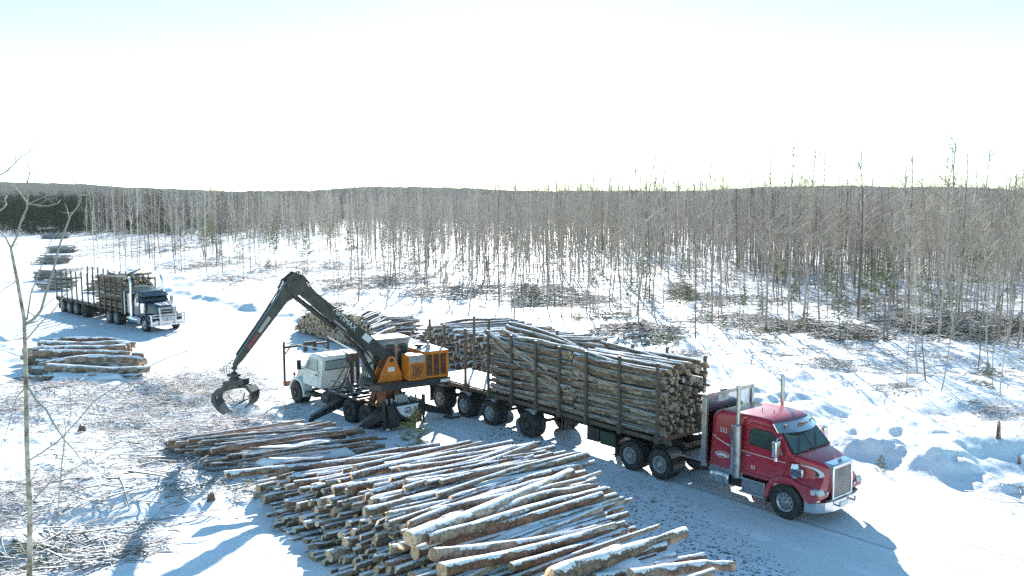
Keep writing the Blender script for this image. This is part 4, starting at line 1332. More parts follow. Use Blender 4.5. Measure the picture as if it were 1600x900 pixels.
    dk = MB().prism([(1.0, -.7, 1.67), (.8, -1.0, 1.67), (-2.55, -1.0, 1.67), (-2.55, .98, 1.67), (.7, .98, 1.67), (1.0, .6, 1.67)], (0, 0, .28))
    dko = ub(dk, 'turntable', M['boom'], bevel=.02)
    ub(MB().box(-2.5, -2.05, .985, .995, 1.75, 1.88), 'plate', M['decal'], dko)
    # engine housing with louvres, and the cooler box with its emblem grille
    eh = ub(MB().box(-2.5, -1.32, -.95, .92, 1.96, 3.12), 'engine_housing', M['orangesnow'], bevel=.03, seg=3)
    for k in range(3):
        x0 = -2.36 + k * .33
        ub(MB().box(x0, x0 + .27, .9, .926, 2.08, 2.98), 'louvre', M['black'], eh)
        sl = MB()
        for j in range(15):
            sl.box(x0 + .01, x0 + .26, .924, .94, 2.1 + j * .058, 2.125 + j * .058)
        ub(sl, 'louvre_slats', M['rust'], eh)
    ub(MB().tube([(-1.75, .45, 3.1), (-1.75, .45, 3.34)], .11, 14).tube([(-1.75, .45, 3.3), (-1.75, .45, 3.5)], .05, 10), 'exhaust', M['grey'], eh)
    ub(MB().tube([(-1.6, -.1, 3.1), (-1.6, -.1, 3.22)], .1, 12).tube([(-1.6, -.1, 3.2), (-1.6, -.1, 3.3)], .2, 14), 'air_filter', M['black'], eh)
    ch = ub(MB().box(-1.3, -.55, .3, 1.04, 1.98, 3.04), 'cooler_box', M['orange'], bevel=.02)
    ub(MB().box(-1.29, -.56, 1.02, 1.05, 2.74, 3.0), 'cooler_vent', M['grey'], ch)
    ub(MB().box(-1.22, -.63, 1.03, 1.048, 2.06, 2.66), 'cooler_screen', M['rust'], ch)
    em = MB()
    cx, cz = -.925, 2.36
    def ring(pts, w):
        em.tube([(cx - x, 1.062, cz + z) for x, z in pts], w, 6)
    ring([(.27 * math.cos(R(a)), .27 * math.sin(R(a))) for a in range(60, 385, 18)], .022)
    ring([(-.12, -.1), (-.17, .02), (-.12, .14), (-.02, .19), (.08, .2), (.12, .26), (.15, .2), (.2, .16), (.21, .09), (.14, .05), (.1, -.02), (.2, -.05), (.22, -.11), (.1, -.12), (.02, -.1), (.0, -.17), (.12, -.19)], .018)
    for (xa, za, xb, zb) in ((-.29, -.29, -.2, -.2), (.29, -.29, .2, -.2), (-.29, .29, -.2, .2), (.29, .29, .2, .2)):
        ring([(xa, za), (xb, zb)], .02)
    ub(em, 'emblem', M['orange'], ch)
    # operator's cab on the far side
    oc = [(-1.22, -1.45), (.5, -1.45), (.62, -1.2), (.62, -.5), (.5, -.3), (-1.22, -.3)]
    cabm = MB().prism([(x, y, 1.97) for x, y in oc], (0, 0, 1.55))
    co = ub(cabm, 'operator_cab', M['grey'], bevel=.05, seg=3)
    ub(MB().prism([(x * 1.06 + .01, (y + .87) * 1.08 - .87, 3.52) for x, y in oc], (0, 0, .1)), 'cab_roof', M['greysnow'], co, bevel=.04, seg=3)
    for (x0, x1) in ((-1.12, -.68), (-.56, -.1), (.02, .44)):
        z0 = 2.2 if x0 < -.6 or True else 2.5
        o_ = [(x0, z0), (x1, z0), (x1, 3.25), (x1 - .07, 3.36), (x0 + .07, 3.36), (x0, 3.25)]
        ub(MB().prism([(x, -.305, z) for x, z in o_], (0, .02, 0)), 'window', M['glass'], co, smooth=0)
    ub(MB().prism([(.6, -1.15, 2.2), (.6, -.55, 2.2), (.6, -.55, 3.35), (.6, -1.15, 3.35)], (.03, 0, 0)), 'window', M['glass'], co, smooth=0)
    # boom foot: two orange cheek plates with pin
    yb = .2
    for y in (yb - .33, yb + .26):
        ck = MB().prism([(-.5, y, 1.95), (.62, y, 1.95), (.42, y, 2.4), (.2, y, 2.9), (.1, y, 3.0), (-.08, y, 3.0), (-.18, y, 2.9), (-.42, y, 2.3)], (0, .09, 0))
        cko = ub(ck, 'boom_bracket', M['orange'], bevel=.012)
        ub(MB().tube([(.01, y - .03, 2.84), (.01, y + .13, 2.84)], .085, 14), 'pin', M['steel'], cko)
    ub(MB().box(-.12, .18, yb + .352, yb + .36, 2.38, 2.56), 'bracket_decal', M['decal'], cko)
    # main boom
    A, E, K = Vector((0, yb, 2.82)), Vector((4.0, yb, 6.3)), Vector((6.4, yb, 3.22))
    d = (E - A).normalized(); n = Vector((-d.z, 0, d.x))
    L = (E - A).length
    def bp(s, o): return A + d * (s * L) + n * o
    out = [bp(-.04, .14), bp(.04, .24), bp(.3, .3), bp(.55, .26), bp(.93, .22), bp(1.03, .1), bp(1.04, -.1), bp(.95, -.23), bp(.62, -.24), bp(.5, -.33), bp(.38, -.27), bp(.05, -.2), bp(-.04, -.1)]
    bm_ = MB().prism([Vector((q.x, yb - .2, q.z)) for q in out], (0, .4, 0))
    bo = ub(bm_, 'main_boom', M['boom'], bevel=.015)
    faceY = yb + .203
    ub(MB().prism([Vector((q.x, faceY, q.z)) for q in (bp(.235, .24), bp(.31, .24), bp(.31, -.02), bp(.235, -.02))], (0, .004, 0)), 'decal_plate', M['decal'], bo)
    tx = U @ Vector((bp(.64, .02).x, faceY, bp(.64, .02).z))
    ax = U.to_3x3() @ (-d); ay = U.to_3x3() @ n
    lettering('OPTIMAX', .3, basis(U @ Vector((bp(.515, .1).x, faceY, bp(.515, .1).z)), ax, ay), M['decal'], bo)
    ub(MB().prism([Vector((q.x, faceY, q.z)) for q in (bp(.44, -.16), bp(.58, -.16), bp(.58, -.21), bp(.44, -.21))], (0, .004, 0)), 'decal_strip', M['grey'], bo)
    # lift cylinder, stick cylinder
    ub(MB().tube([(.62, yb + .02, 2.05), bp(.28, -.42) + Vector((0, .02, 0))], .1, 14).tube([bp(.2, -.42), bp(.42, -.36)], .055, 10), 'lift_cylinder', M['steel'], bo)
    c0, c1 = bp(.52, -.38), Vector((3.95, yb, 5.72))
    ub(MB().tube([c0, c0.lerp(c1, .97), c1], [.1, .1, .085], 14), 'stick_cylinder', M['black'], bo)
    ub(MB().tube([bp(.6, -.3), bp(.78, -.26)], .035, 10), 'cylinder_rod', M['chrome'], bo)
    hs = MB()
    for k in range(4):
        hs.tube([bp(-.02, .2) + Vector((0, .24 + .02 * k, -.3)), bp(.05, .05) + Vector((.3, .3, -.25 - .08 * k)), bp(.1, -.2) + Vector((.25, .28, -.15)), bp(.3, -.3 + .03 * k) + Vector((0, .23, 0)), bp(.9, .27) + Vector((0, .1 + .03 * k, 0))], .02, 6)
    for k in range(3):
        hs.tube([(.9, .6 - .1 * k, 1.8), (1.15 + .1 * k, .55, 2.0), (.95 + .1 * k, .4, 2.7), (.5, yb + .25, 3.0)], .022, 6)
    ub(hs, 'hose', M['black'], bo)
    # elbow and stick
    d2 = (K - E).normalized(); n2 = Vector((d2.z, 0, -d2.x)) * -1
    L2 = (K - E).length
    def sp(s, o): return E + d2 * (s * L2) + n2 * o
    if n2.x < 0: n2 = -n2
    out = [sp(-.12, .1), sp(-.03, .26), sp(.1, .25), sp(.24, .19), sp(.9, .13), sp(1.0, .06), sp(1.0, -.05), sp(.9, -.11), sp(.2, -.22), sp(.1, -.4), sp(-.02, -.42), sp(-.06, -.22)]
    st = MB().prism([Vector((q.x, yb - .15, q.z)) for q in out], (0, .3, 0))
    so_ = ub(st, 'stick', M['boom'], bevel=.015)
    kn = MB()
    for y in (yb - .24, yb + .18):
        kn.prism([Vector((q.x, y, q.z)) for q in (bp(.9, -.26), bp(.9, .2), bp(.99, .42), bp(1.05, .34), sp(.02, .36), sp(.1, .1), sp(.12, -.36), sp(.02, -.5))], (0, .06, 0))
    kn.tube([E + Vector((0, -.3, 0)), E + Vector((0, .3, 0))], .12, 14).tube([bp(.98, .33) + Vector((0, -.2, 0)), bp(.98, .33) + Vector((0, .3, 0))], .08, 12)
    kn.tube([bp(.9, .36), bp(.99, .44), sp(.04, .42), sp(.14, .34)], .05, 8)
    ub(kn, 'elbow', M['boom'], so_, bevel=.01)
    fy2 = yb + .153
    ub(MB().prism([Vector((q.x, fy2, q.z)) for q in (sp(.42, .09), sp(.6, .08), sp(.6, -.05), sp(.42, -.06))], (0, .004, 0)), 'decal_plate', M['grey'], so_)
    rl = MB()
    for k in range(8):
        s0 = .625 + k * .02
        rl.prism([Vector((q.x, fy2, q.z)) for q in (sp(s0, .07), sp(s0 + .013, .07), sp(s0 + .015, -.05), sp(s0 + .002, -.05))], (0, .004, 0))
    ub(rl, 'decal_marks', M['reddecal'], so_)
    ub(MB().tube([sp(.14, .3), sp(.5, .235), sp(.9, .2)], .03, 8).tube([sp(.3, .27) + Vector((0, .1, 0)), sp(.9, .19) + Vector((0, .1, 0))], .02, 6), 'pipe', M['black'], so_)
    # rotator and hoses
    W = U @ K                                     # tip in the lorry's frame
    Kw = MU @ K
    G = ML.inverted() @ (Matrix.Translation(Kw) @ Matrix.Rotation(R(-14), 4, 'Z') @ Matrix.Diagonal((.9, .9, .94, 1)))   # grapple frame: x across its opening
    def gb(mb, name, mat, parent, **k):
        return mb.xf(G).build(name, mat, parent, **k)
    rt = MB().tube([(0, 0, .08), (0, 0, -.28)], .05, 10).box(-.09, .09, -.09, .09, -.14, -.02).tube([(0, 0, -.22), (0, 0, -.3)], .12, 12).tube([(0, 0, -.3), (0, 0, -.62)], .17, 16).box(-.26, .24, -.12, .12, -.42, -.3).box(-.14, .26, -.2, .1, -.56, -.46)
    rto = gb(rt, 'rotator', M['black'], t, bevel=.008)
    hs = MB()
    for k in range(3):
        hs.tube([(-.12 + .04 * k, .05, .25), (-.5 - .14 * k + .2, .1, -.1), (-.52 - .1 * k + .25, .05, -.4), (-.1, .1, -.5)], .014, 6)
    gb(hs, 'hose', M['black'], rto)
    # grapple: body, two sets of curved tines
    gr = MB().hexa([(-.42, -.28, -.9), (.55, -.28, -.72), (.55, .28, -.72), (-.42, .28, -.9), (-.42, -.24, -.62), (.55, -.24, -.46), (.55, .24, -.46), (-.42, .24, -.62)])
    gro = gb(gr, 'grapple', M['boom'], t, bevel=.02)
    def claw(pts, wi, y0, y1):
        c = MB()
        for i in range(len(pts) - 1):
            (xa, za, ta), (xb, zb, tb) = pts[i], pts[i + 1]
            dx, dz = pts[min(i + 1, len(pts) - 1)][0] - pts[max(i - 1, 0)][0], pts[min(i + 1, len(pts) - 1)][1] - pts[max(i - 1, 0)][1]
            ex, ez = pts[min(i + 2, len(pts) - 1)][0] - pts[i][0], pts[min(i + 2, len(pts) - 1)][1] - pts[i][1]
            la, lb = math.hypot(dx, dz), math.hypot(ex, ez)
            na, nb = (-dz / la, dx / la), (-ez / lb, ex / lb)
            c.hexa([(xa - na[0] * ta, y0, za - na[1] * ta), (xb - nb[0] * tb, y0, zb - nb[1] * tb), (xb - nb[0] * tb, y1, zb - nb[1] * tb), (xa - na[0] * ta, y1, za - na[1] * ta),
                    (xa + na[0] * ta, y0, za + na[1] * ta), (xb + nb[0] * tb, y0, zb + nb[1] * tb), (xb + nb[0] * tb, y1, zb + nb[1] * tb), (xa + na[0] * ta, y1, za + na[1] * ta)])
        return c
    left = [(.35, -.74, .06), (.1, -.8, .09), (-.3, -.9, .1), (-.62, -1.0, .1), (-.85, -1.2, .1), (-.88, -1.42, .1), (-.76, -1.62, .08), (-.6, -1.8, .06), (-.42, -1.97, .02)]
    right = [(-.2, -.84, .06), (.1, -.82, .08), (.45, -.76, .08), (.75, -.8, .07), (.93, -.98, .06), (.93, -1.2, .05), (.84, -1.42, .04), (.62, -1.62, .02)]
    for y0, y1 in ((-.3, -.18), (.18, .3)):
        gb(claw(left, 0, y0, y1), 'tine', M['boom'], gro)
    gb(claw(left[5:], 0, -.22, .22), 'tine_plate', M['boom'], gro)
    gb(claw(right, 0, -.16, -.1), 'tine', M['boom'], gro); gb(claw(right, 0, .1, .16), 'tine', M['boom'], gro)
    gb(claw(right[3:], 0, -.32, .32), 'tine_plate', M['boom'], gro)
    lp = MB()
    for y in (-.24, .24):
        lp.tube([(-.5, y, -1.25), (-.2, y, -1.5), (.15, y, -1.55), (.5, y, -1.35), (.62, y, -1.0)], .025, 6)
    for x, z in ((-.2, -1.5), (.15, -1.55), (.5, -1.35)):
        lp.tube([(x, -.24, z), (x, .24, z)], .02, 6)
    gb(lp, 'heel_bar', M['steel'], gro)
    gb(MB().tube([(-.7, 0, -1.0), (.45, 0, -.62)], .06, 10), 'cylinder', M['steel'], gro)
    return t


LT = loader_truck()
# ------------------------------------------------------------------ logs
def log_geo(seed):
    """one crooked log along +x, length 1, radius about 1 (both scaled when placed); sawn ends on slot 1"""
    g = np.random.default_rng(100 + seed)
    nr, ns = 11, 12
    x = np.linspace(0, 1, nr)
    bend = np.cumsum(np.cumsum(g.normal(0, .16, (nr, 2)), 0), 0)
    bend -= np.outer(1 - x, bend[0]) + np.outer(x, bend[-1])
    bend *= (.5 + g.random() * 1.7) * .5
    rad = 1.08 - .34 * x + g.normal(0, .035, nr)
    V = []
    for i in range(nr):
        a = np.arange(ns) / ns * 2 * math.pi
        rr = rad[i] * (1 + g.normal(0, .035, ns) + .05 * np.cos(2 * a + seed))
        xs = np.full(ns, x[i])
        if i in (0, nr - 1):
            xs = xs + np.cos(a + seed) * .006
        V.append(np.stack([xs, bend[i, 0] + rr * np.cos(a), bend[i, 1] + rr * np.sin(a)], 1))
    V = np.concatenate(V)
    F, mi = [], []
    for i in range(nr - 1):
        for k in range(ns):
            F.append((i * ns + k, i * ns + (k + 1) % ns, (i + 1) * ns + (k + 1) % ns, (i + 1) * ns + k)); mi.append(0)
    # end caps as quads
    for b, flip in ((0, True), ((nr - 1) * ns, False)):
        q = [(b, b + 1, b + 2, b + 3), (b, b + 3, b + 4, b + 5), (b, b + 5, b + 6, b + 7), (b, b + 7, b + 8, b + 9), (b, b + 9, b + 10, b + 11)]
        for f in q:
            F.append(f[::-1] if flip else f); mi.append(1)
    # stub of a cut branch
    return V, np.array(F), np.array(mi)


NV = 20
LG = [log_geo(i) for i in range(NV)]
LM = []
for V, F, mi in LG:
    me = np_mesh('log', V, F[:, ::-1], [M['bark'], M['cut']], mi, smooth=True)
    me.set_sharp_from_angle(angle=R(50))
    LM.append(me)


def lmat(p, phi, pitch, roll, L, r):
    """phi: compass angle of the log (0 = +Y, 90 = +X)"""
    return Matrix.Translation(p) @ Matrix.Rotation(math.pi / 2 - phi, 4, 'Z') @ Matrix.Rotation(-pitch, 4, 'Y') @ Matrix.Rotation(roll, 4, 'X') @ Matrix.Diagonal((L, r, r, 1))


def put_log(mtx, label, group, bare=0.):
    o = bpy.data.objects.new('log', LM[rnd.randrange(NV)])
    C.objects.link(o)
    o.matrix_world = mtx
    o['bare'] = bare
    return tag(o, label, 'log', group)


def log_mass(name, mats, label, bare=None):
    Vs, Fs, ms, o = [], [], [], 0
    for mt in mats:
        V, F, mi = LG[rnd.randrange(NV)]
        A = np.array(mt)
        Vs.append(V @ A[:3, :3].T + A[:3, 3]); Fs.append(F[:, ::-1] + o); ms.append(mi); o += len(V)
    me = np_mesh('logs', np.concatenate(Vs), np.concatenate(Fs), [M['bark'], M['cut']], np.concatenate(ms), smooth=True)
    me.set_sharp_from_angle(angle=R(50))
    ob = link(name, me)
    if bare is not None: ob['bare'] = bare
    return tag(ob, label, 'logs', None, 'stuff')


ORD = 'first second third fourth fifth sixth seventh eighth ninth tenth eleventh twelfth thirteenth fourteenth fifteenth sixteenth seventeenth eighteenth nineteenth twentieth'.split()
TENS = {2: 'twenty', 3: 'thirty', 4: 'forty', 5: 'fifty', 6: 'sixty'}


def ordw(n):
    if n <= 20: return ORD[n - 1]
    return (TENS[n // 10] + '-' + ORD[n % 10 - 1]) if n % 10 else {2: 'twentieth', 3: 'thirtieth', 4: 'fortieth', 5: 'fiftieth', 6: 'sixtieth'}[n // 10]


def interp(t, pts):
    return float(np.interp(t, [p[0] for p in pts], [p[1] for p in pts]))


def stack(A, B, phi, L, H, dq=.23, dz=.2, r0=.09, r1=.125, step=.5, zb=.05, jit=3., ragged=.35):
    """logs piled with their butts along the line A-B; returns (matrix, q index, layer, is top, butt position)"""
    A, B = Vector(A), Vector(B); D = B - A; W = D.length; D.normalize()
    out = []
    nq = int(W / dq)
    for k in range(40):
        for i in range(nq):
            q = (i + .5 * (k % 2) + rnd.uniform(-.25, .25)) * dq
            hq = interp(q / W, H)
            z = .1 + k * dz + rnd.uniform(-.04, .04)
            if z > hq: continue
            ph = R(interp(q / W, phi) + rnd.gauss(0, jit * .6))
            top = z + dz > hq
            u = Vector((math.sin(ph), math.cos(ph)))
            e0 = step * z + rnd.uniform(-ragged, ragged)
            r = rnd.uniform(r0, r1)
            if rnd.random() < .16: r *= 1.35
            if rnd.random() < .25: r *= .72
            l = L * rnd.uniform(.9, 1.08)
            p = A + D * q + u * e0
            pit = R(rnd.gauss(-.4 if top else 0, jit * .25))
            base = Vector((p.x, p.y, zb + z))
            if rnd.random() < .35:
                ph2 = ph + math.pi; mt = lmat(base + Vector((u.x * l, u.y * l, math.sin(pit) * l)), ph2, -pit, rnd.random() * 6.28, l, r)
            else:
                mt = lmat(base, ph, pit, rnd.random() * 6.28, l, r)
            out.append((mt, i, k, top, base))
    return out


# ---- the big foreground pile
GA = 'logs of the foreground pile'
A0, A1 = (-8.1, 27.9), (-1.4, 14.8)
HA = [(0, .75), (.14, 1.05), (.27, 1.5), (.4, 1.85), (.55, 2.0), (.7, 1.8), (.85, 1.45), (1, 1.2)]
PHA = [(0, 61), (.35, 55), (.6, 50), (1, 54)]
st = stack(A0, A1, PHA, 5.8, HA, dq=.19, dz=.165, r0=.064, r1=.108, step=1.0, jit=5, ragged=.6)
vis = []
for mt, i, k, top, b in st:
    px, py = to_px(b.x, b.y, b.z)
    if py > 930 and not top: continue
    score = 1 / max(4, (b - Vector((0, 0, CAM_H))).length) + (.012 if top else 0) + (.004 * k if py < 900 else -.02)
    vis.append((score, mt, i, k, top))
vis.sort(key=lambda a: -a[0])
NA = 128
for sc, mt, i, k, top in vis[:NA]:
    lab = f'snow dusted log on top of the foreground pile, {ordw(i + 1)} from its far end' if top else \
          f'log in the foreground pile face, {ordw(k + 1)} tier, {ordw(i + 1)} from far end'
    put_log(mt, lab, GA)
log_mass('stacked_logs', [v[1] for v in vis[NA:]], 'deeper logs packed inside the foreground pile')

TOPS = [((640, 842, 2.25), (893, 737, 2.0), .17, 'thick pale birch log running the whole length of the pile top to the road'),
        ((668, 842, 2.15), (948, 765, 1.75), .14, 'bark-flaked log just below the thick birch log, its end over the road'),
        ((676, 866, 2.05), (952, 818, 1.5), .125, 'slim snow covered log dropping towards the road beside the bark-flaked log'),
        ((690, 890, 2.0), (977, 822, 1.45), .14, 'curved grey log with bare patches in the near part of the pile'),
        ((798, 886, 1.75), (992, 826, 1.35), .105, 'crooked birch log with peeling brown bark in the near pile'),
        ((860, 903, 1.7), (1070, 832, 1.25), .19, 'thick log with split reddish end nearest the road'),
        ((985, 900, 1.4), (1146, 884, 1.0), .16, 'grey birch log at the near right corner of the foreground pile'),
        ((830, 873, 1.55), (1020, 848, 1.2), .09, 'thin log half sunk in snow among the near logs'),
        ((570, 800, 2.1), (800, 745, 1.6), .11, 'straight snow topped log in the middle of the pile top'),
        ((520, 765, 1.7), (735, 722, 1.25), .1, 'brown snow topped log towards the sapling end of the pile'),
        ((352, 742, 1.05), (690, 706, .95), .12, 'long split pale log along the far edge of the foreground pile'),
        ((690, 745, 1.55), (757, 722, 1.3), .15, 'stout reddish log end sticking out over the road verge'),
        ((640, 820, 2.0), (840, 755, 1.8), .1, 'slender grey log lying just behind the thick birch log'),
        ((760, 868, 1.75), (930, 800, 1.45), .1, 'dark barked log between the curved log and the slim log'),
        ((600, 760, 1.75), (780, 735, 1.5), .085, 'thin snow covered pole lying across the pile top'),
        ((930, 905, 1.35), (1100, 868, 1.05), .12, 'mossy log beside the corner log at the road')]
for (a, b, r, lab) in TOPS:
    pa, pb = P(*a), P(*b)
    d = pb - pa
    phi = math.atan2(d.x, d.y); pit = math.atan2(d.z, math.hypot(d.x, d.y))
    put_log(lmat(pa, phi, pit, rnd.random() * 6, d.length, r), lab, GA, -.6)

W_ = Vector(A1) - Vector(A0)
for n in range(26):
    t = rnd.uniform(.2, .95); h = interp(t, HA)
    q = Vector(A0) + W_ * t
    phi = R(interp(t, PHA) + rnd.uniform(-7, 7)); u = Vector((math.sin(phi), math.cos(phi)))
    p = q + u * (1.0 * h + rnd.uniform(.1, 1.8))
    L = rnd.uniform(3.2, 5.4); pit = R(rnd.gauss(-.6, 1.0)); r = rnd.uniform(.06, .125)
    put_log(lmat(Vector((p.x, p.y, .05 + h + rnd.uniform(.06, .16))), phi, pit, rnd.random() * 6, L, r), f'loose {"slim" if r < .085 else "stout"} log lying askew on the foreground pile top, {ordw(n + 1)} of these', GA, -.5)


def pile_snow(A, B, phi, L, H, step, zb, label, e_in=.5, e_out=.4, lift=-.01, name='snow'):
    """snow lying in the hollows between the uppermost logs"""
    A, B = Vector(A), Vector(B); D = B - A; W = D.length; D.normalize()
    nq, ne = int(W / .09), int(L / .12)
    vs = []
    for i in range(nq + 1):
        q = W * i / nq
        h = interp(q / W, H); ph = R(interp(q / W, phi)); u = Vector((math.sin(ph), math.cos(ph)))
        for j in range(ne + 1):
            t = j / ne
            e = step * h + e_in + (L - e_in - e_out - .2) * t
            p = A + D * q + u * e
            nz = float(fb([q * 2.4], [e * .35], .9, 61)[0]) * .1 + float(fb([q], [e], .5, 62)[0]) * .045 + float(fb([p.x], [p.y], 1.6, 63)[0]) * .09
            ed = min(t, 1 - t) * L; ed = min(1, ed / .5) * min(1, min(i, nq - i) / 4)
            vs.append((p.x, p.y, zb + h - .1 + lift + nz - (1 - ed) * .3))
    fs = [(i * (ne + 1) + j, (i + 1) * (ne + 1) + j, (i + 1) * (ne + 1) + j + 1, i * (ne + 1) + j + 1) for i in range(nq) for j in range(ne)]
    me = np_mesh(name, np.array(vs), np.array(fs), [M['snow']], smooth=True)
    return tag(link(name, me), label, None, None, 'stuff')


pile_snow(A0, A1, PHA, 5.8, HA, 1.0, .05, 'wind packed snow lying between the logs on top of the foreground pile')

# ---- low pile beyond it
B0, B1 = (-13.3, 33.4), (-9.4, 29.6)
HB_ = [(0, .35), (.4, .75), (.75, .7), (1, .45)]
PHB = [(0, 72), (1, 70)]
lowB = []
for n, (mt, i, k, top, b) in enumerate(stack(B0, B1, PHB, 5.2, HB_, dq=.25, dz=.2, r0=.06, r1=.115, step=.5, jit=8, zb=.1, ragged=.6)):
    if top: put_log(mt, f'weathered log of the low brushside pile, {ordw(k + 1)} tier, {ordw(i + 1)} from the brush', 'logs of the low pile by the brush', .3)
    else: lowB.append(mt)
log_mass('stacked_logs', lowB, 'lower logs of the low pile beside the brush', .4)
pile_snow(B0, B1, PHB, 5.0, HB_, .4, .1, 'snow drifted over the low log pile by the brush', lift=.0)
# ---- pile of thick logs at the left of the landing
C0, C1 = (-27.9, 51.2), (-24.2, 44.6)
HC_ = [(0, 1.15), (.45, 1.0), (.7, .75), (1, .35)]
PHC = [(0, 84), (1, 82)]
for n, (mt, i, k, top, b) in enumerate(stack(C0, C1, PHC, 5.1, HC_, dq=.62, dz=.42, r0=.19, r1=.24, step=.3, jit=4, zb=.15, ragged=.7)):
    put_log(mt, f'thick snow topped log by the landing, {ordw(k + 1)} tier, {ordw(i + 1)} from the back', 'thick logs beside the landing')
pile_snow(C0, C1, PHC, 5.0, HC_, .3, .1, 'snow settled on the pile of thick logs by the landing', lift=-.12)
# ---- piles along the far verge (round ends towards the road)
D0, D1 = (-15.2, 62.4), (-8.0, 53.2)
st = stack(D0, D1, [(0, 4), (1, 12)], 3.0, [(0, .4), (.12, 1.3), (.3, 1.75), (.5, 1.6), (.62, 1.9), (.85, 1.9), (1, .8)], dq=.2, dz=.175, r0=.068, r1=.1, step=.12, jit=2, ragged=.25, zb=.15)
log_mass('stacked_logs', [s[0] for s in st], 'stack of pale sawn log ends across the road behind the white loader cab')
E0, E1 = (-5.6, 52.0), (2.8, 42.2)
st = stack(E0, E1, [(0, 66), (.5, 70), (1, 62)], 4.9, [(0, 1.6), (.12, 2.2), (.3, 1.95), (.6, 1.9), (.85, 1.6), (1, 1.2)], dq=.21, dz=.18, r0=.085, r1=.12, step=.15, jit=3, ragged=.4, zb=.1)
log_mass('stacked_logs', [s[0] for s in st], 'long stack of snow dusted logs on the far verge behind the loaded trailer')
for (px, py, L, w_, lab) in ((84, 451, 3.0, 1.8, 'small log stack at the road edge just behind the dark truck trailer'), (74, 437, 2.8, 2.0, 'low snowy log stack beside the far road, nearest of the row'),
                             (80, 411, 3.4, 2.2, 'snow covered log stack midway along the far road'), (92, 394, 3.6, 2.4, 'distant snow covered log stack before the dark spruces'),
                             (84, 372, 4.6, 3, 'farthest log stack at the foot of the dark spruce wall'), (168, 455, 4.0, 1.5, 'loose logs lying beyond the dark truck trailer'), (590, 522, 4.0, 5.5, 'half buried logs in the snow beyond the loader boom')):
    c = P(px, py, .1)
    st = stack((c.x - L / 2, c.y + w_ / 2), (c.x - L / 2 + .3, c.y - w_ / 2), [(0, 86), (1, 80)], L, [(0, .5), (.4, 1.15), (.7, .8), (1, .4)], dq=.34, dz=.22, r0=.08, r1=.13, step=.3, jit=7, zb=.1, ragged=.6)
    log_mass('stacked_logs', [s[0] for s in st], lab)

# ---- load on the red truck's trailer
def load(T, x0, x1, rows, cols, zb, dz, dy, near, tops, ends, gname, what, mass_label, ymax=1.13, ztop=None, jit=1.2):
    MT = T.matrix_world.copy() if False else (Matrix.Translation(T.location) @ Matrix.Rotation(T.rotation_euler.z, 4, 'Z'))
    rest, n_end = [], 0
    for k in range(rows):
        nc = cols - (k % 2)
        for c in range(nc):
            y = -ymax + (c + .5 * (k % 2)) * dy + rnd.uniform(-.02, .02)
            z = zb + k * dz + rnd.uniform(-.025, .025)
            if ztop and z > ztop(y, k) and k > 3: continue
            top = k >= rows - 1 or (ztop and z + dz > ztop(y, k))
            r = rnd.uniform(.06, .1) * (1.3 if rnd.random() < .15 else 1)
            a, b = x0 + rnd.uniform(-.22, .22), x1 + rnd.uniform(-.2, .2)
            L = b - a
            yaw, pit = rnd.gauss(0, .45), rnd.gauss(0, jit * (2. if top else 1))
            if c in (0, nc - 1): yaw = 0
            if k == 0: pit = 0
            p0 = Vector((a, y, z - math.sin(R(pit)) * L / 2))
            m = Matrix.Translation(p0) @ Matrix.Rotation(R(yaw), 4, 'Z') @ Matrix.Rotation(R(-pit), 4, 'Y') @ Matrix.Rotation(rnd.random() * 6.28, 4, 'X') @ Matrix.Diagonal((L, r, r, 1))
            if rnd.random() < .4:
                m = m @ Matrix.Translation((1, 0, 0)) @ Matrix.Rotation(math.pi, 4, 'Z')
            m = MT @ m
            if c == 0 and near:
                put_log(m, f'bark covered log behind the near stakes of the {what}, {ordw(k + 1)} tier up', gname, .55)
            elif top and tops:
                put_log(m, f'snow dusted log on top of the {what}, {ordw(c + 1)} in from near stakes', gname)
            elif ends and k >= 3 and n_end < ends:
                n_end += 1
                put_log(m, f'pale sawn log end at the front of the {what}, {ordw(k + 1)} tier, {ordw(c + 1)} inward', gname, .7)
            else:
                rest.append(m)
    if rest:
        log_mass('loaded_logs', rest, mass_label, .7)
    return MT


zt1 = lambda y, k: 3.78 + .25 * math.cos(y * 1.3) - .1
load(TR1, -9.2, -4.85, 17, 14, 1.55, .15, .173, True, True, 14, 'logs of the front load', 'front load', 'logs packed inside the front load of the red truck trailer', ztop=zt1, jit=1.5)
zt2 = lambda y, k: 3.7 + .32 * math.cos(y * 1.2) - .1
MT = load(TR1, -14.35, -9.3, 17, 14, 1.55, .15, .173, True, True, 0, 'logs of the rear load', 'rear load', 'logs packed inside the rear load of the red truck trailer', ztop=zt2, jit=2.0)
for (xa, za, xb, zb, y, r, lab) in ((-14.5, 3.98, -9.6, 2.35, -1.21, .09, 'pale log slanting down across the side of the rear load'),
                                    (-14.4, 3.9, -10.6, 2.9, -1.2, .07, 'thin dark log slanting above the pale slanting log of the rear load'),
                                    (-14.2, 3.62, -9.9, 2.05, -1.19, .075, 'lower slanting grey log across the rear load'),
                                    (-13.9, 4.0, -9.3, 3.5, -.8, .1, 'snowy log sloping down along the top of the rear load'),
                                    (-14.1, 4.08, -9.0, 3.62, -.3, .1, 'stout log sloping forward on top of the rear load')):
    d = Vector((xb - xa, 0, zb - za))
    m = MT @ Matrix.Translation((xa, y, za)) @ Matrix.Rotation(-math.atan2(d.z, d.x), 4, 'Y') @ Matrix.Diagonal((d.length, r, r, 1))
    put_log(m, lab, 'logs of the rear load', .4)
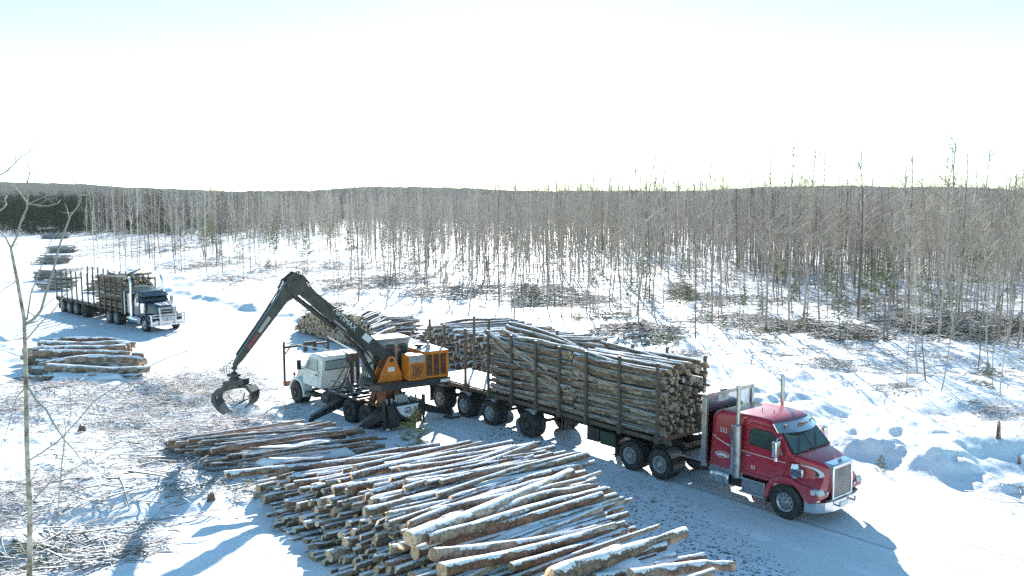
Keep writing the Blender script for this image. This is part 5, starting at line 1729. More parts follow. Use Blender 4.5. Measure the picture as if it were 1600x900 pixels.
# ---- load on the far trailer: short logs stowed ahead
zt3 = lambda y, k: 3.45 + .1 * math.cos(y)
load(TR2, -8.3, -3.4, 15, 12, 1.34, .165, .2, False, False, 0, '', 'far load', 'tall load of snowy logs between the stakes behind the dark truck', ztop=zt3, jit=3.0)

# ------------------------------------------------------------------ vegetation
def sticks(P0, P1, r0, r1, sag, n=3, g=npr):
    """many tapered, slightly bent sticks at once; returns V, F (quads)"""
    m = len(P0)
    d = P1 - P0; L = np.linalg.norm(d, axis=1, keepdims=True); d = d / np.maximum(L, 1e-6)
    ref = np.where(np.abs(d[:, 2:3]) > .9, np.array([[1., 0, 0]]), np.array([[0, 0, 1.]]))
    a = np.cross(d, ref); a /= np.linalg.norm(a, axis=1, keepdims=True); b = np.cross(d, a)
    mid = (P0 + P1) / 2 + g.normal(0, 1, (m, 3)) * L * sag
    rings = []
    for c, r in ((P0, r0), (mid, (r0 + r1) / 2), (P1, r1)):
        r = np.broadcast_to(np.asarray(r, float), (m,))[:, None]
        rings.append(np.stack([c + (a * math.cos(2 * math.pi * k / n) + b * math.sin(2 * math.pi * k / n)) * r for k in range(n)], 1))
    V = np.concatenate(rings, 1).reshape(-1, 3)             # per stick: 3 rings of n
    base = (np.arange(m) * 3 * n)[:, None, None]
    q = []
    for i in range(2):
        for k in range(n):
            q.append((i * n + k, i * n + (k + 1) % n, (i + 1) * n + (k + 1) % n, (i + 1) * n + k))
    F = (base + np.array(q)[None]).reshape(-1, 4)
    return V, F


def blades(P0, P1, wd, g=npr):
    """thin tapering triangles (needle sprays, far twigs)"""
    m = len(P0); d = P1 - P0
    s = np.cross(d, g.normal(0, 1, (m, 3))); s /= np.maximum(np.linalg.norm(s, axis=1, keepdims=True), 1e-6)
    wd = np.broadcast_to(np.asarray(wd, float), (m,))[:, None]
    V = np.stack([P0 - s * wd / 2, P0 + s * wd / 2, P1 + s * wd * .15, P1 - s * wd * .15], 1).reshape(-1, 3)
    F = np.arange(4 * m).reshape(m, 4)
    return V, F


def cat(parts):
    V, F, o = [], [], 0
    for v, f in parts:
        V.append(v); F.append(f + o); o += len(v)
    return np.concatenate(V), np.concatenate(F)


def dirs(az, el):
    return np.stack([np.cos(el) * np.cos(az), np.cos(el) * np.sin(az), np.sin(el)], 1)


def bare_parts(seed, nb=40, tw=5, r=.0068, tk=1., up=0.):
    """a slender leafless tree 1 unit tall: (trunk V, F), (crown V, F)"""
    g = np.random.default_rng(seed)
    nseg = 9
    zs = np.linspace(0, 1, nseg)
    off = np.cumsum(g.normal(0, .006, (nseg, 2)), 0); off -= off[0]
    off += np.outer(zs, g.normal(0, .02, 2))
    c = np.column_stack([off, zs])
    rr = r * (1 - zs * (.9 if tk == 1 else .62))
    n = 6; ring = [c[i] + np.stack([np.cos(np.arange(n) / n * 6.283), np.sin(np.arange(n) / n * 6.283), np.zeros(n)], 1) * rr[i] for i in range(nseg)]
    V = np.concatenate(ring)
    F = np.array([(i * n + k, i * n + (k + 1) % n, (i + 1) * n + (k + 1) % n, (i + 1) * n + k) for i in range(nseg - 1) for k in range(n)])
    z0 = g.uniform(.3, .5)
    h = z0 + (1 - z0) * g.random(nb) ** .85 * .98
    az = g.random(nb) * 6.283; el = np.minimum(g.uniform(.45, 1.15, nb) + up, 1.42)
    ln = (.045 + .17 * (1 - h) ** .8) * g.uniform(.5, 1.3, nb)
    P0 = np.column_stack([np.interp(h, zs, c[:, 0]), np.interp(h, zs, c[:, 1]), h])
    d = dirs(az, el)
    P1 = P0 + d * ln[:, None]
    rb = (np.interp(h, zs, rr) * .42 + .0005) * tk
    parts = [sticks(P0, P1, rb, .0006, .06, 3, g)]
    t = g.uniform(.25, .95, (nb, tw))
    Q0 = (P0[:, None] + (P1 - P0)[:, None] * t[..., None]).reshape(-1, 3)
    a2 = np.repeat(az, tw) + g.normal(0, .9, nb * tw); e2 = np.clip(np.repeat(el, tw) + g.normal(.1, .4, nb * tw), -.1, 1.4)
    Q1 = Q0 + dirs(a2, e2) * (np.repeat(ln, tw) * g.uniform(.25, .6, nb * tw))[:, None]
    parts.append(sticks(Q0, Q1, .0009 * tk, .0004 * tk, .08, 3, g))
    return (V, F), cat(parts)


def fir_parts(seed, z0=.28, wid=.13, nb=62, nn=13, r=.008, droop=-.1):
    g = np.random.default_rng(seed)
    tV, tF = bare_parts(seed + 999, 2, 1, r)[0]
    h = z0 + (1 - z0) * (np.arange(nb) + g.random(nb)) / nb * .97
    az = np.arange(nb) * 2.4 + g.normal(0, .3, nb); el = droop + g.normal(0, .12, nb) + h * .5
    ln = wid * (1.03 - (h - z0) / (1 - z0)) ** .8 * g.uniform(.6, 1.25, nb)
    P0 = np.column_stack([np.zeros(nb), np.zeros(nb), h])
    P1 = P0 + dirs(az, el) * ln[:, None]
    wood = sticks(P0, P1, .0016, .0005, .04, 3, g)
    t = g.uniform(.2, 1.0, (nb, nn))
    Q0 = (P0[:, None] + (P1 - P0)[:, None] * t[..., None]).reshape(-1, 3)
    a2 = np.repeat(az, nn) + g.normal(0, 1.0, nb * nn); e2 = np.repeat(el, nn) + g.normal(0, .45, nb * nn)
    Q1 = Q0 + dirs(a2, e2) * (np.repeat(ln, nn) * g.uniform(.2, .42, nb * nn))[:, None]
    return (tV, tF), wood, blades(Q0, Q1, .0085, g)


# --- prototypes shared by the trees one can tell apart
BP = []
for i in range(10):
    t_, c_ = bare_parts(300 + i, nb=34 + i % 4 * 6, tw=5, r=.0044 + .001 * (i % 3))
    BP.append((np_mesh('trunk', t_[0], t_[1], [M['trunk']], smooth=True), np_mesh('crown', c_[0], c_[1], [M['twig']])))
TP = []
for i in range(5):
    t_, c_ = bare_parts(360 + i, nb=22, tw=3, r=.006, tk=1.45, up=.0)
    TP.append((np_mesh('trunk', t_[0], t_[1], [M['trunk']], smooth=True), np_mesh('crown', c_[0], c_[1], [M['twig']])))
FP = []
for i in range(4):
    t_, w_, n_ = fir_parts(400 + i, z0=.25 + .1 * (i % 3), wid=.12 + .03 * (i % 2))
    V, F = cat([w_, n_])
    FP.append((np_mesh('trunk', t_[0], t_[1], [M['trunk']], smooth=True), np_mesh('crown', V, F, [M['twig'], M['fir']], [0] * len(w_[1]) + [1] * len(n_[1]))))


def tree(name, protos, p, h, label, group, lean=0.03, cat_='tree'):
    t = bpy.data.objects.new(name, None); C.objects.link(t)
    t.location = p; t.scale = (h, h, h)
    t.rotation_euler = (rnd.gauss(0, lean), rnd.gauss(0, lean), rnd.random() * 6.283)
    t.empty_display_size = .05
    tm, cm = protos[rnd.randrange(len(protos))]
    for nm, me in (('trunk', tm), ('crown', cm)):
        o = bpy.data.objects.new(nm, me); C.objects.link(o); o.parent = t
    return tag(t, label, cat_, group)


GT = 'bare trees of the young stand'
# trees whose tops stand out against the sky: (foot px, foot py, top px, top py)
TALL = [(1112, 512, 1113, 250), (1196, 520, 1200, 224), (1232, 528, 1238, 226), (1256, 500, 1262, 236), (1280, 505, 1277, 240), (1340, 505, 1348, 234), (1412, 520, 1416, 256), (1462, 510, 1482, 228), (1525, 500, 1514, 234),
        (1500, 520, 1492, 240), (604, 478, 612, 274), (668, 455, 664, 268), (916, 490, 920, 272), (1000, 470, 998, 262), (1024, 505, 1020, 275), (780, 480, 786, 284), (855, 485, 858, 288), (1590, 545, 1596, 262), (1128, 495, 1124, 275), (1386, 540, 1400, 290), (560, 470, 566, 288), (1560, 530, 1552, 275)]
WHERE = ['alone above the truck cab', 'above the red truck bonnet', 'with a wispy crown above the truck', 'behind the pair over the truck', 'ending the row over the truck', 'with a dense upright crown', 'between two taller birches', 'leaning towards its neighbour', 'leaning back over the stand', 'forking near its top', 'dark double stem beyond the loader arm', 'past the loader cab', 'above the middle of the load', 'above the front of the load', 'thin and straight above the load', 'low over the rear load', 'small topped over the rear load', 'at the very edge of the stand', 'slim companion near the lone tall tree', 'crooked and half as tall as its neighbours', 'beyond the bend of the loader arm', 'near the edge of the stand']
taken = []
for (fx, fy, tx_, ty_), wh in zip(TALL, WHERE):
    p = P(fx, fy, 0)
    z = PY(tx_, ty_, p.y).z
    p.z = g1(p.x, p.y) - .05
    t = tree('bare_tree', TP, p, z - p.z, f'tall bare tree {wh}, its top against the sky', GT, 0.012)
    taken.append((p.x, p.y))
# saplings on the open snow towards the road
for (fx, fy, h, lab) in ((1416, 608, 6.5, 'thin grey sapling standing forward on the open snow'), (1446, 600, 7.5, 'slightly curved sapling among the group on the open snow'), (1470, 618, 6.0, 'nearest leaning sapling on the snow before the brush'),
                         (1434, 585, 8.5, 'tallest of the saplings standing forward on the snow'), (1362, 690, 1.3, 'tiny twig of a sapling in the hummocks beside the red truck'), (1566, 690, 2.0, 'short bare whip beside the broken stump'), (1494, 745, 1.6, 'small bare whip between the snow hummocks')):
    p = P(fx, fy, 0); p.z = g1(p.x, p.y) - .05
    tree('sapling', BP, p, h, lab, None, .07)

# --- the rest of the stand, thinned towards the road
cand = np.column_stack([npr.uniform(-260, 260, 130000), npr.uniform(40, 330, 130000)])
cell = 520 * 290 / 130000
d_, hw_ = road_d(cand[:, 0], cand[:, 1])
dd_ = d_ + np.clip((-cand[:, 0] - 25) * .35, 0, 16) * (cand[:, 1] > 75)
dens = np.interp(dd_, [16, 19, 24, 32, 45, 62, 85], [0, .02, .05, .085, .13, .24, .42])
dens *= np.clip(1 + fb(cand[:, 0], cand[:, 1], 14, 71) * 1.1, .1, 2)
dens = np.where(cand[:, 1] > 170, np.minimum(dens, .22), dens)
keep = (npr.random(len(cand)) < dens * cell) & (np.abs(cand[:, 0]) < .66 * cand[:, 1] + 6) & (d_ > 0)
# the open landing and its slash on the far left stay clear of trees
pxs = 800 + FPX * cand[:, 0] / (cand[:, 1] * CP)

keep &= ~((pxs < 120) & (cand[:, 1] > 120))
cand = cand[keep]; pxs = pxs[keep]
dist = np.hypot(cand[:, 0], cand[:, 1])
inview = (pxs > -10) & (pxs < 1610)
order = np.argsort(np.where(inview, dist, 1e6))
N_NEAR = 262
near = order[:N_NEAR]
for i in near:
    x, y = cand[i]
    px, _ = to_px(x, y)
    small = rnd.random() < .38
    big = not small and y < 100 and rnd.random() < .16
    h = rnd.uniform(2.6, 6.2) if small else rnd.gauss(8.5, 1.3) + (1.0 if px > 1000 else 0) + (1.6 if big else 0)
    tree('bare_tree', TP if big else BP, (x, y, g1(x, y) - .06), max(2.4, min(h, 12.8)), 'slender leafless tree of the thinned young stand, one stem among many alike', GT, .05)
# pines and firs scattered through the stand
pines = [(318, 400, 312), (322, 402, 318), (330, 398, 330), (548, 440, 335), (650, 450, 370), (668, 430, 330), (760, 470, 380), (835, 480, 400), (905, 470, 420), (930, 480, 385), (985, 500, 415), (1008, 470, 370), (1058, 500, 420), (1106, 530, 440), (1160, 520, 430), (1215, 480, 380), (1292, 500, 390), (1312, 540, 430),
         (1352, 520, 385), (1380, 540, 370), (1395, 480, 360), (1440, 500, 400), (1482, 530, 420), (1520, 500, 370), (1545, 480, 380), (1580, 510, 420), (480, 430, 350), (430, 420, 345), (600, 430, 360), (720, 445, 380), (1255, 560, 470), (1325, 555, 460), (1070, 475, 395), (860, 440, 370)]
for n, (fx, fy, ty) in enumerate(pines):
    p = P(fx, fy, 0); z = PY(fx, ty, p.y).z
    p.z = g1(p.x, p.y) - .05
    tree('young_pine', FP, p, max(1.5, z - p.z), f'thin olive green young pine among bare stems, {ordw(n + 1)} of those scattered through the stand' if n > 2 else
         ['tallest yellowish pine standing out at the open edge of the stand', 'yellowish pine touching the tallest pine at the open edge', 'lower pine just behind the two yellowish pines'][n], 'pines scattered through the stand', .02)

# --- everything behind as one mass
def mass(pts, hts, protos, name, label, mat, wob=.04):
    Vs, Fs, ms, ts, o = [], [], [], [], 0
    tones = np.clip(npr.random(len(pts)) * .62 + .19 + fb(pts[:, 0], pts[:, 1], 16, 81) * .42, 0, 1)
    ti = iter(tones)
    for (x, y), h in zip(pts, hts):
        V, F, *mi = protos[rnd.randrange(len(protos))]
        ms.append(mi[0] if mi else np.zeros(len(F), int)); ts.append(np.full(len(V), next(ti)))
        a = rnd.random() * 6.283; ca, sa = math.cos(a) * h, math.sin(a) * h
        lx, ly = rnd.gauss(0, wob) * h, rnd.gauss(0, wob) * h
        W = np.empty_like(V)
        W[:, 0] = V[:, 0] * ca - V[:, 1] * sa + x + V[:, 2] * lx
        W[:, 1] = V[:, 0] * sa + V[:, 1] * ca + y + V[:, 2] * ly
        W[:, 2] = V[:, 2] * h - .05
        Vs.append(W); Fs.append(F + o); o += len(V)
    me = np_mesh(name, np.concatenate(Vs), np.concatenate(Fs), [mat, M['massstem']], np.concatenate(ms))
    me.attributes.new('tone', 'FLOAT', 'POINT').data.foreach_set('value', np.concatenate(ts).astype(np.float32))
    return tag(link(name, me), label, None, None, 'stuff')


def far_bare(seed, nb, wd):
    g = np.random.default_rng(seed)
    z0 = g.uniform(.25, .45)
    h = z0 + (1 - z0) * g.random(nb) * .98
    az = g.random(nb) * 6.283; el = g.uniform(.4, 1.2, nb)
    ln = (.05 + .2 * (1 - h) ** .8) * g.uniform(.5, 1.3, nb)
    P0 = np.column_stack([np.zeros((nb, 2)), h]); P1 = P0 + dirs(az, el) * ln[:, None]
    tr = sticks(np.array([[0, 0, 0.]]), np.array([[g.normal(0, .02), g.normal(0, .02), 1.0]]), .0063, .0028, .01, 3, g)
    V, F = cat([tr, blades(P0, P1, wd, g)])
    return V, F, np.array([1] * len(tr[1]) + [0] * nb)


rest = order[N_NEAR:]
rc = cand[rest]
PM = [far_bare(500 + i, 40, .0036) for i in range(8)]
PF = [far_bare(520 + i, 30, .006) for i in range(6)]
m1 = rc[:, 1] < 175
hts = npr.normal(8.3, 1.5, len(rc)).clip(4.2, 12.5)
hts = hts + fb(rc[:, 0], rc[:, 1], 24, 91) * 1.5 + (npr.random(len(rc)) < .15) * (rc[:, 1] < 150) * npr.uniform(.6, 3.2, len(rc))
mass(rc[m1], hts[m1], PM, 'bare_forest', 'dense leafless forest behind the thinned stand', M['masstwig'])
mass(rc[~m1], hts[~m1], PF, 'far_bare_forest', 'farther leafless forest reaching to the foot of the hills', M['masstwig'])
# conifers mixed into the mass
sel = npr.random(len(rc)) < np.where(rc[:, 0] < -.12 * rc[:, 1], .26, .1)
def needle_tree(seed, **k):
    t_, w_, n_ = fir_parts(seed, **k)
    return n_
PC = [needle_tree(600 + i, z0=.2, wid=.13, nb=40, nn=6) for i in range(4)]
cc = rc[sel] + npr.normal(0, .5, (int(sel.sum()), 2))
cc = cc[(cc[:, 1] < 200)]
mass(cc, npr.normal(6.6, 1.5, len(cc)).clip(3, 9.5), PC, 'forest_pines', 'olive green pines dotted through the bare forest', M['fir'])
# dark spruce wall closing the far left of the landing
n = 1700
sx = npr.uniform(-235, -48, n); sy = 205 + npr.random(n) ** 1.5 * 130 + np.clip((-sx - 100) * .1, -6, 12)
k = (npr.random(n) < np.interp(sx, [-235, -110, -85, -50], [1, 1, .75, .2]))
sp_ = np.column_stack([sx, sy])[k]
PS = [needle_tree(640 + i, z0=.03, wid=.2, nb=70, nn=9, droop=-.35) for i in range(5)]
mass(sp_, npr.normal(8.9, .9, len(sp_)).clip(6.5, 10.6), PS, 'spruce_forest', 'dark spruce wall at the far end of the landing', M['spruce'])


# ------------------------------------------------------------------ slash and fallen branches
def brush(name, label, zones, mat, needles=None):
    """zones: (x, y, rx, ry, n, len0, len1, r0, r1, pile height)"""
    parts = []
    for (x, y, rx, ry, n, l0, l1, r0, r1, hh) in zones:
        a = npr.random(n) * 6.283; q = np.sqrt(npr.random(n)) * (1 + npr.normal(0, .15, n))
        cx, cy = x + rx * q * np.cos(a), y + ry * q * np.sin(a)
        L = npr.uniform(l0, l1, n) * npr.uniform(.5, 1, n)
        yaw = npr.normal(.2, .75, n) if n > 40 else npr.random(n) * 6.283
        pit = npr.normal(0, .16, n)
        d = np.stack([np.cos(yaw) * np.cos(pit), np.sin(yaw) * np.cos(pit), np.sin(pit)], 1)
        z = gz(cx, cy) + npr.random(n) * hh * np.clip(1.2 - q, .05, 1) + .01
        c = np.column_stack([cx, cy, z])
        P0, P1 = c - d * L[:, None] / 2, c + d * L[:, None] / 2
        for Q in (P0, P1):
            Q[:, 2] = np.maximum(Q[:, 2], gz(Q[:, 0], Q[:, 1]) + .004)
        r = npr.uniform(r0, r1, n)
        parts.append(sticks(P0, P1, r, r * .45, .05))
    V, F = cat(parts)
    me = np_mesh(name, V, F, [mat])
    return tag(link(name, me), label, None, None, 'stuff')


def zone(px, py, wpx, hpx, n, l0, l1, r0, r1, hh):
    c = P(px, py); a, b = P(px - wpx, py), P(px + wpx, py)
    u, v = P(px, py - hpx), P(px, py + hpx)
    return (c.x, (u.y + v.y) / 2, (b.x - a.x) / 2, abs(u.y - v.y) / 2, n, l0, l1, r0, r1, hh)


brush('slash', 'grey brown branches and tops strewn in a broad heap beside the loader',
      [zone(285, 630, 130, 55, 1500, .3, 1.7, .007, .02, .2), zone(190, 640, 130, 60, 900, .3, 1.8, .007, .02, .12), zone(300, 620, 60, 24, 420, .2, .9, .006, .014, .25), zone(330, 690, 110, 40, 900, .3, 1.6, .006, .016, .15), zone(400, 655, 80, 30, 500, .3, 1.2, .005, .014, .12),
       zone(95, 405, 20, 14, 160, .5, 2.5, .02, .04, .3), zone(100, 425, 22, 8, 100, .5, 2.5, .02, .04, .25), zone(170, 385, 40, 10, 200, .5, 2.5, .02, .04, .3), zone(40, 640, 80, 45, 420, .4, 2.2, .007, .022, .2), zone(70, 600, 60, 20, 200, .3, 1.5, .007, .02, .15)], M['brush'])
brush('fallen_branches', 'loose branches scattered over the trampled snow in front of the piles',
      [zone(180, 780, 230, 120, 560, .4, 2.4, .009, .028, .1), zone(110, 860, 120, 40, 110, .6, 3.0, .014, .04, .12), zone(230, 760, 120, 70, 60, 1.2, 3.4, .02, .045, .12), zone(60, 620, 90, 40, 40, 1.2, 3.4, .02, .04, .15), zone(30, 800, 60, 70, 260, .5, 2.2, .007, .02, .2), zone(200, 870, 60, 22, 90, .8, 2.6, .01, .03, .12),
       zone(320, 760, 60, 30, 70, .3, 1.2, .008, .02, .12), zone(1450, 630, 220, 80, 230, .3, 2.2, .008, .02, .05), zone(1570, 780, 60, 14, 8, 1.2, 2.6, .015, .03, .05), zone(1430, 560, 200, 25, 200, .4, 2.2, .01, .025, .1), zone(1300, 575, 50, 8, 160, .3, 1.6, .008, .022, .25), zone(1405, 610, 40, 8, 130, .3, 1.6, .008, .02, .2), zone(1060, 560, 60, 8, 160, .3, 1.8, .008, .022, .2), zone(1560, 640, 40, 10, 120, .3, 1.6, .008, .02, .2), zone(1250, 560, 250, 30, 150, .4, 2.0, .006, .016, .05), zone(620, 455, 250, 22, 260, .5, 2.5, .012, .028, .15)], M['brush'])
brush('dark_boughs', 'dark green fir boughs dropped on the snow',
      [zone(270, 620, 90, 30, 420, .12, .5, .01, .02, .2), zone(390, 775, 30, 18, 130, .12, .45, .01, .02, .25), zone(330, 770, 24, 14, 60, .1, .4, .01, .02, .2), zone(40, 870, 60, 26, 240, .15, .6, .01, .022, .25), zone(20, 640, 30, 16, 90, .15, .5, .01, .02, .2),
       zone(1300, 572, 30, 5, 90, .15, .5, .012, .02, .3), zone(1410, 606, 20, 4, 70, .15, .5, .012, .02, .2), zone(960, 530, 40, 5, 120, .2, .6, .012, .02, .35), zone(1545, 582, 20, 6, 110, .15, .5, .012, .02, .4), zone(1535, 603, 14, 5, 70, .15, .5, .012, .02, .3), zone(1190, 535, 40, 9, 200, .2, .6, .012, .022, .4), zone(1040, 540, 25, 8, 160, .2, .6, .015, .025, .5)], M['bough'])
edge = []
for (px, py, w_, h_, n, hh) in ((860, 470, 65, 11, 700, .9), (1000, 522, 60, 8, 420, .4), (1150, 505, 70, 9, 420, .5), (1255, 515, 60, 9, 420, .5), (1340, 530, 50, 8, 380, .4), (1480, 520, 90, 16, 1100, .8), (1560, 512, 50, 14, 700, .8), (700, 462, 60, 8, 300, .4), (560, 445, 70, 9, 360, .5), (470, 420, 60, 9, 320, .5), (330, 415, 60, 10, 360, .6),
                             (250, 392, 60, 12, 520, .7), (215, 382, 40, 9, 260, .6), (940, 480, 50, 8, 260, .5), (790, 455, 50, 8, 260, .5), (1400, 480, 80, 10, 460, .5), (1100, 470, 70, 8, 320, .4), (1070, 460, 20, 8, 220, 1.1), (640, 440, 50, 8, 260, .4), (370, 440, 40, 6, 160, .3), (520, 480, 40, 6, 140, .3)):
    edge.append(zone(px, py, w_ * 1.15, h_ * 1.2, int(n * .55), .6, 3.4, .014, .045, hh * 1.4))
brush('bark_litter', 'dark bark chips and grit scattered along the near wheel track',
      [zone(1010, 800, 90, 45, 480, .03, .16, .006, .018, .01), zone(1120, 860, 70, 40, 280, .03, .16, .006, .018, .01), zone(800, 690, 60, 25, 300, .03, .2, .006, .02, .01), zone(930, 760, 120, 50, 200, .03, .14, .005, .015, .01), zone(1170, 890, 70, 30, 260, .03, .14, .005, .015, .01), zone(740, 740, 60, 20, 160, .03, .2, .005, .015, .01)], M['litter'])
brush('edge_slash', 'tangled branch heaps along the edge of the young stand', edge, M['darkbrush'])
gz_ = []
for (px, py, w_, h_, n, hh) in ((850, 474, 60, 9, 420, .6), (1240, 520, 70, 8, 420, .4), (1480, 526, 80, 10, 700, .7), (1580, 518, 30, 10, 320, .8), (1330, 535, 60, 7, 300, .4), (1075, 466, 16, 7, 240, 1.2), (1020, 535, 50, 6, 260, .35), (240, 395, 50, 10, 420, .6), (330, 418, 50, 8, 240, .4), (560, 450, 60, 7, 240, .35), (700, 465, 60, 6, 200, .3), (940, 500, 60, 6, 200, .3), (1180, 470, 80, 8, 260, .35), (1440, 470, 90, 8, 300, .35), (160, 375, 30, 6, 160, .5)):
    gz_.append(zone(px, py, w_, h_, n, .3, 1.0, .02, .04, hh))
brush('edge_boughs', 'green brown fir tops lying among the branch heaps of the stand', gz_, M['bough'])
# litter over the floor of the stand
n = 5200
lx = npr.uniform(-80, 75, n * 3); ly = npr.uniform(46, 125, n * 3)
ld, _ = road_d(lx, ly)
ok = (npr.random(n * 3) < np.interp(ld, [11, 18, 30, 80], [0, .25, .7, .8])) & (np.abs(lx) < .64 * ly)
lx, ly = lx[ok], ly[ok]; n = len(lx)
L = npr.uniform(.5, 3.2, n); yaw = npr.normal(.15, .8, n); pit = npr.normal(0, .07, n)
d = np.stack([np.cos(yaw), np.sin(yaw), np.sin(pit)], 1); c = np.column_stack([lx, ly, gz(lx, ly) + .05 + npr.random(n) * .12])
V, F = sticks(c - d * L[:, None] / 2, c + d * L[:, None] / 2, npr.uniform(.015, .045, n), .01, .05)
tag(link('forest_litter', np_mesh('forest_litter', V, F, [M['brush']])), 'fallen stems and branches on the snowy floor of the stand', None, None, 'stuff')


# ------------------------------------------------------------------ near trees, sapling, stump
def near_birch():
    Y0 = 11.5
    base = P(45, 900); b0 = PY(46, 905, Y0)
    t = thing('birch_tree', (b0.x + .1, Y0, 0), 0, 'thin pale birch with bare twigs rising close to the camera', 'tree')
    org = Vector(t.location)
    def path(pts, y0, dy, w0, w1):
        out, rr = [], []
        for i, (x, y) in enumerate(pts):
            k = i / (len(pts) - 1)
            dep = y0 + dy * k
            out.append(PY(x, y, dep) - org)
            rr.append((w0 + (w1 - w0) * k) / 2 / FPX * dep)
        return out, rr
    tr, rr = path([(46, 905), (47, 800), (42, 700), (41, 610), (38, 500), (27, 438), (17, 388)], Y0, 0, 9, 4)
    tr = [Vector((.1, 0, 0)) * 0 + Vector((0, 0, -.2)), Vector((.02, 0, 2.2))] + tr; rr = [.062, .056] + rr
    MB().tube(tr, rr, 12).build('trunk', M['birch'], t)
    br = [([(17, 388), (0, 362), (-20, 340)], -.3, 4, 2), ([(17, 388), (33, 345), (44, 305), (42, 288), (45, 262), (40, 236)], .4, 5, 1), ([(44, 305), (55, 285), (50, 258), (47, 228)], .5, 2.5, .8), ([(42, 316), (22, 290), (8, 280)], -.5, 3, 1),
          ([(40, 318), (75, 322), (95, 312)], .6, 2.5, 1), ([(40, 507), (64, 485), (81, 432), (110, 337), (127, 311), (118, 285), (104, 268)], 1.2, 6, 1), ([(42, 500), (48, 460), (72, 394), (92, 360)], .8, 3.5, 1.2), ([(42, 530), (83, 486), (121, 440), (132, 411)], -.9, 3.2, 1),
          ([(-5, 276), (23, 256), (44, 240), (64, 210)], 1.0, 3, 1), ([(23, 256), (24, 240), (27, 222)], .2, 1.6, .8), ([(-5, 332), (10, 318), (11, 306)], .3, 4, 2),
          ([(44, 605), (72, 640), (101, 688), (126, 718), (150, 735)], -1.2, 5, 1.2), ([(101, 688), (91, 790), (95, 830), (127, 893)], .5, 3, 1), ([(46, 790), (76, 756), (118, 731), (182, 694)], -1.0, 4, 1.2), ([(40, 756), (10, 752), (-10, 748)], .5, 3, 2),
          ([(45, 720), (90, 690), (148, 626), (236, 571), (296, 548)], 1.6, 3.5, 1.2), ([(38, 606), (20, 640), (0, 700)], -.4, 2.5, 1), ([(40, 560), (-5, 545)], .3, 2, 1), ([(38, 528), (10, 532), (-10, 530)], .3, 2, 1), ([(100, 690), (110, 650), (108, 610)], .3, 2, .8),
          ([(148, 626), (165, 660), (175, 690)], .4, 1.6, .7), ([(43, 840), (75, 800), (90, 770)], -.6, 2.4, 1), ([(44, 870), (20, 830), (2, 815)], -.5, 2.4, 1), ([(27, 438), (5, 452), (-8, 470)], .4, 2, 1), ([(81, 432), (100, 420), (118, 425)], .3, 1.6, .8), ([(64, 485), (90, 462), (116, 458)], .4, 1.6, .8), ([(96, 770), (140, 760), (170, 772)], .5, 1.6, .7)]
    m = MB()
    for pts, dy, w0, w1 in br:
        # add a little wander so that twigs are not ruled lines
        q = [pts[0]]
        for (xa, ya), (xb, yb) in zip(pts, pts[1:]):
            q.append(((xa + xb) / 2 + rnd.gauss(0, 2), (ya + yb) / 2 + rnd.gauss(0, 2))); q.append((xb, yb))
        a, r = path(q, Y0, dy, w0 * .78, w1 * .85)
        m.tube(a, r, 6)
        for k in range(len(a) - 1):
            if rnd.random() < .7:
                s = a[k].lerp(a[k + 1], rnd.random())
                dv = Vector((rnd.gauss(0, 1), rnd.gauss(0, .5), rnd.gauss(.5, .7))).normalized() * rnd.uniform(.12, .4)
                m.tube([s, s + dv * .5 + Vector((0, 0, rnd.uniform(-.02, .04))), s + dv], [r[k] * .5, r[k] * .4, .0016], 5)
    m.build('crown', M['birchtwig'], t)
near_birch()

t_, w_, n_ = fir_parts(777, z0=.08, wid=.4, nb=60, nn=30, r=.016, droop=-.05)
V, F = cat([w_, n_])
sap = [(np_mesh('trunk', t_[0] * np.array([1, 1, 1]), t_[1], [M['twig']], smooth=True), np_mesh('crown', V, F, [M['twig'], M['fir']], [0] * len(w_[1]) + [1] * len(n_[1])))]
p = P(648, 724); tree('spruce_sapling', sap, (p.x, p.y, g1(p.x, p.y) - .05), 2.0, 'small sunlit spruce sapling at the road edge behind the foreground pile', None, .02)
for (px, py, h, lab) in ((1376, 735, .65, 'tiny sprig of a spruce poking from the snow beside the red truck'), (1545, 588, .9, 'small bushy spruce on the open snow towards the brush')):
    p = P(px, py); tree('spruce_sapling', sap, (p.x, p.y, g1(p.x, p.y) - .05), h, lab, None, .05)

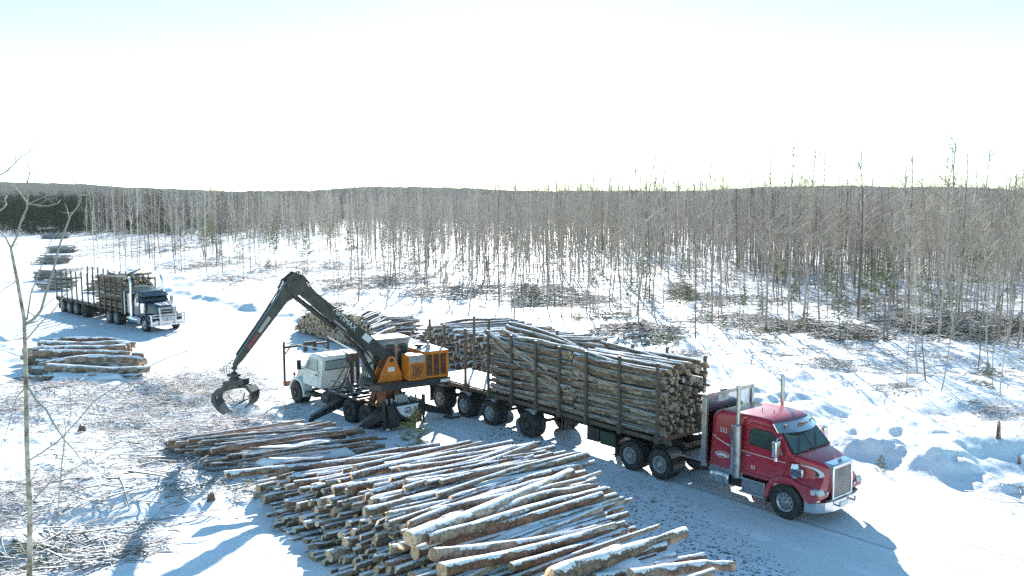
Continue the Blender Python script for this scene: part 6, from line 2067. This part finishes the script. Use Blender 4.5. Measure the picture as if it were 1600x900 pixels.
for n, (px, py, h) in enumerate(((1075, 476, 1.6), (905, 505, 1.0), (1012, 470, 1.8), (1190, 495, 1.5), (1130, 520, 1.1), (1352, 500, 1.9), (1408, 515, 1.3), (1468, 490, 1.8), (1590, 520, 1.7), (1240, 470, 2.0), (700, 448, 1.6), (606, 445, 1.8), (820, 462, 1.4), (232, 395, 1.8), (420, 425, 1.7), (345, 405, 2.0))):
    p = P(px, py); tree('spruce_sapling', sap, (p.x, p.y, g1(p.x, p.y) - .05), h, f'knee to head high green spruce along the slash of the young stand, {ordw(n + 1)} of these', 'small spruces in the slash', .04)


def stump(px, py, h, r, label):
    p = P(px, py); g = np.random.default_rng(int(px))
    m = MB(); n = 10; rings = []
    for k, (z, q) in enumerate(((0, 1.25), (.25 * h, 1.0), (.55 * h, .85))):
        rings.append([((q * r + g.normal(0, r * .06)) * math.cos(6.283 * i / n), (q * r + g.normal(0, r * .06)) * math.sin(6.283 * i / n), z) for i in range(n)])
    rings.append([(x * .75, y * .75, h * g.uniform(.6, 1.0)) for x, y, _ in rings[-1]])
    m.loft(rings)
    o = m.build('stump', M['bark'], None)
    o.location = (p.x, p.y, g1(p.x, p.y) - .08)
    tag(o, label, 'stump')
stump(1558, 716, .8, .085, 'splintered grey stump standing in the snow hummocks')
stump(1592, 735, .45, .06, 'low broken stub beside the splintered stump')
stump(128, 672, .35, .17, 'low brown stump among the slash in front of the thick logs')
stump(330, 790, .4, .13, 'snow capped dark stump in front of the low log pile')
# ------------------------------------------------------------------ the winter air
m = bpy.data.materials.new('haze'); m.use_nodes = True
nt = m.node_tree
nt.nodes.remove(nt.nodes['Principled BSDF'])
pv = nt.nodes.new('ShaderNodeVolumePrincipled')
pv.inputs['Color'].default_value = (.93, .95, .97, 1)
pv.inputs['Density'].default_value = .00006
pv.inputs['Anisotropy'].default_value = .1
nt.links.new(pv.outputs[0], nt.nodes['Material Output'].inputs['Volume'])
hz = MB().box(-3400, 3400, -25, 4100, -6, 80).build('haze', [m], None, smooth=0)
tag(hz, 'thin bright winter haze over the whole landing', None, None, 'stuff')
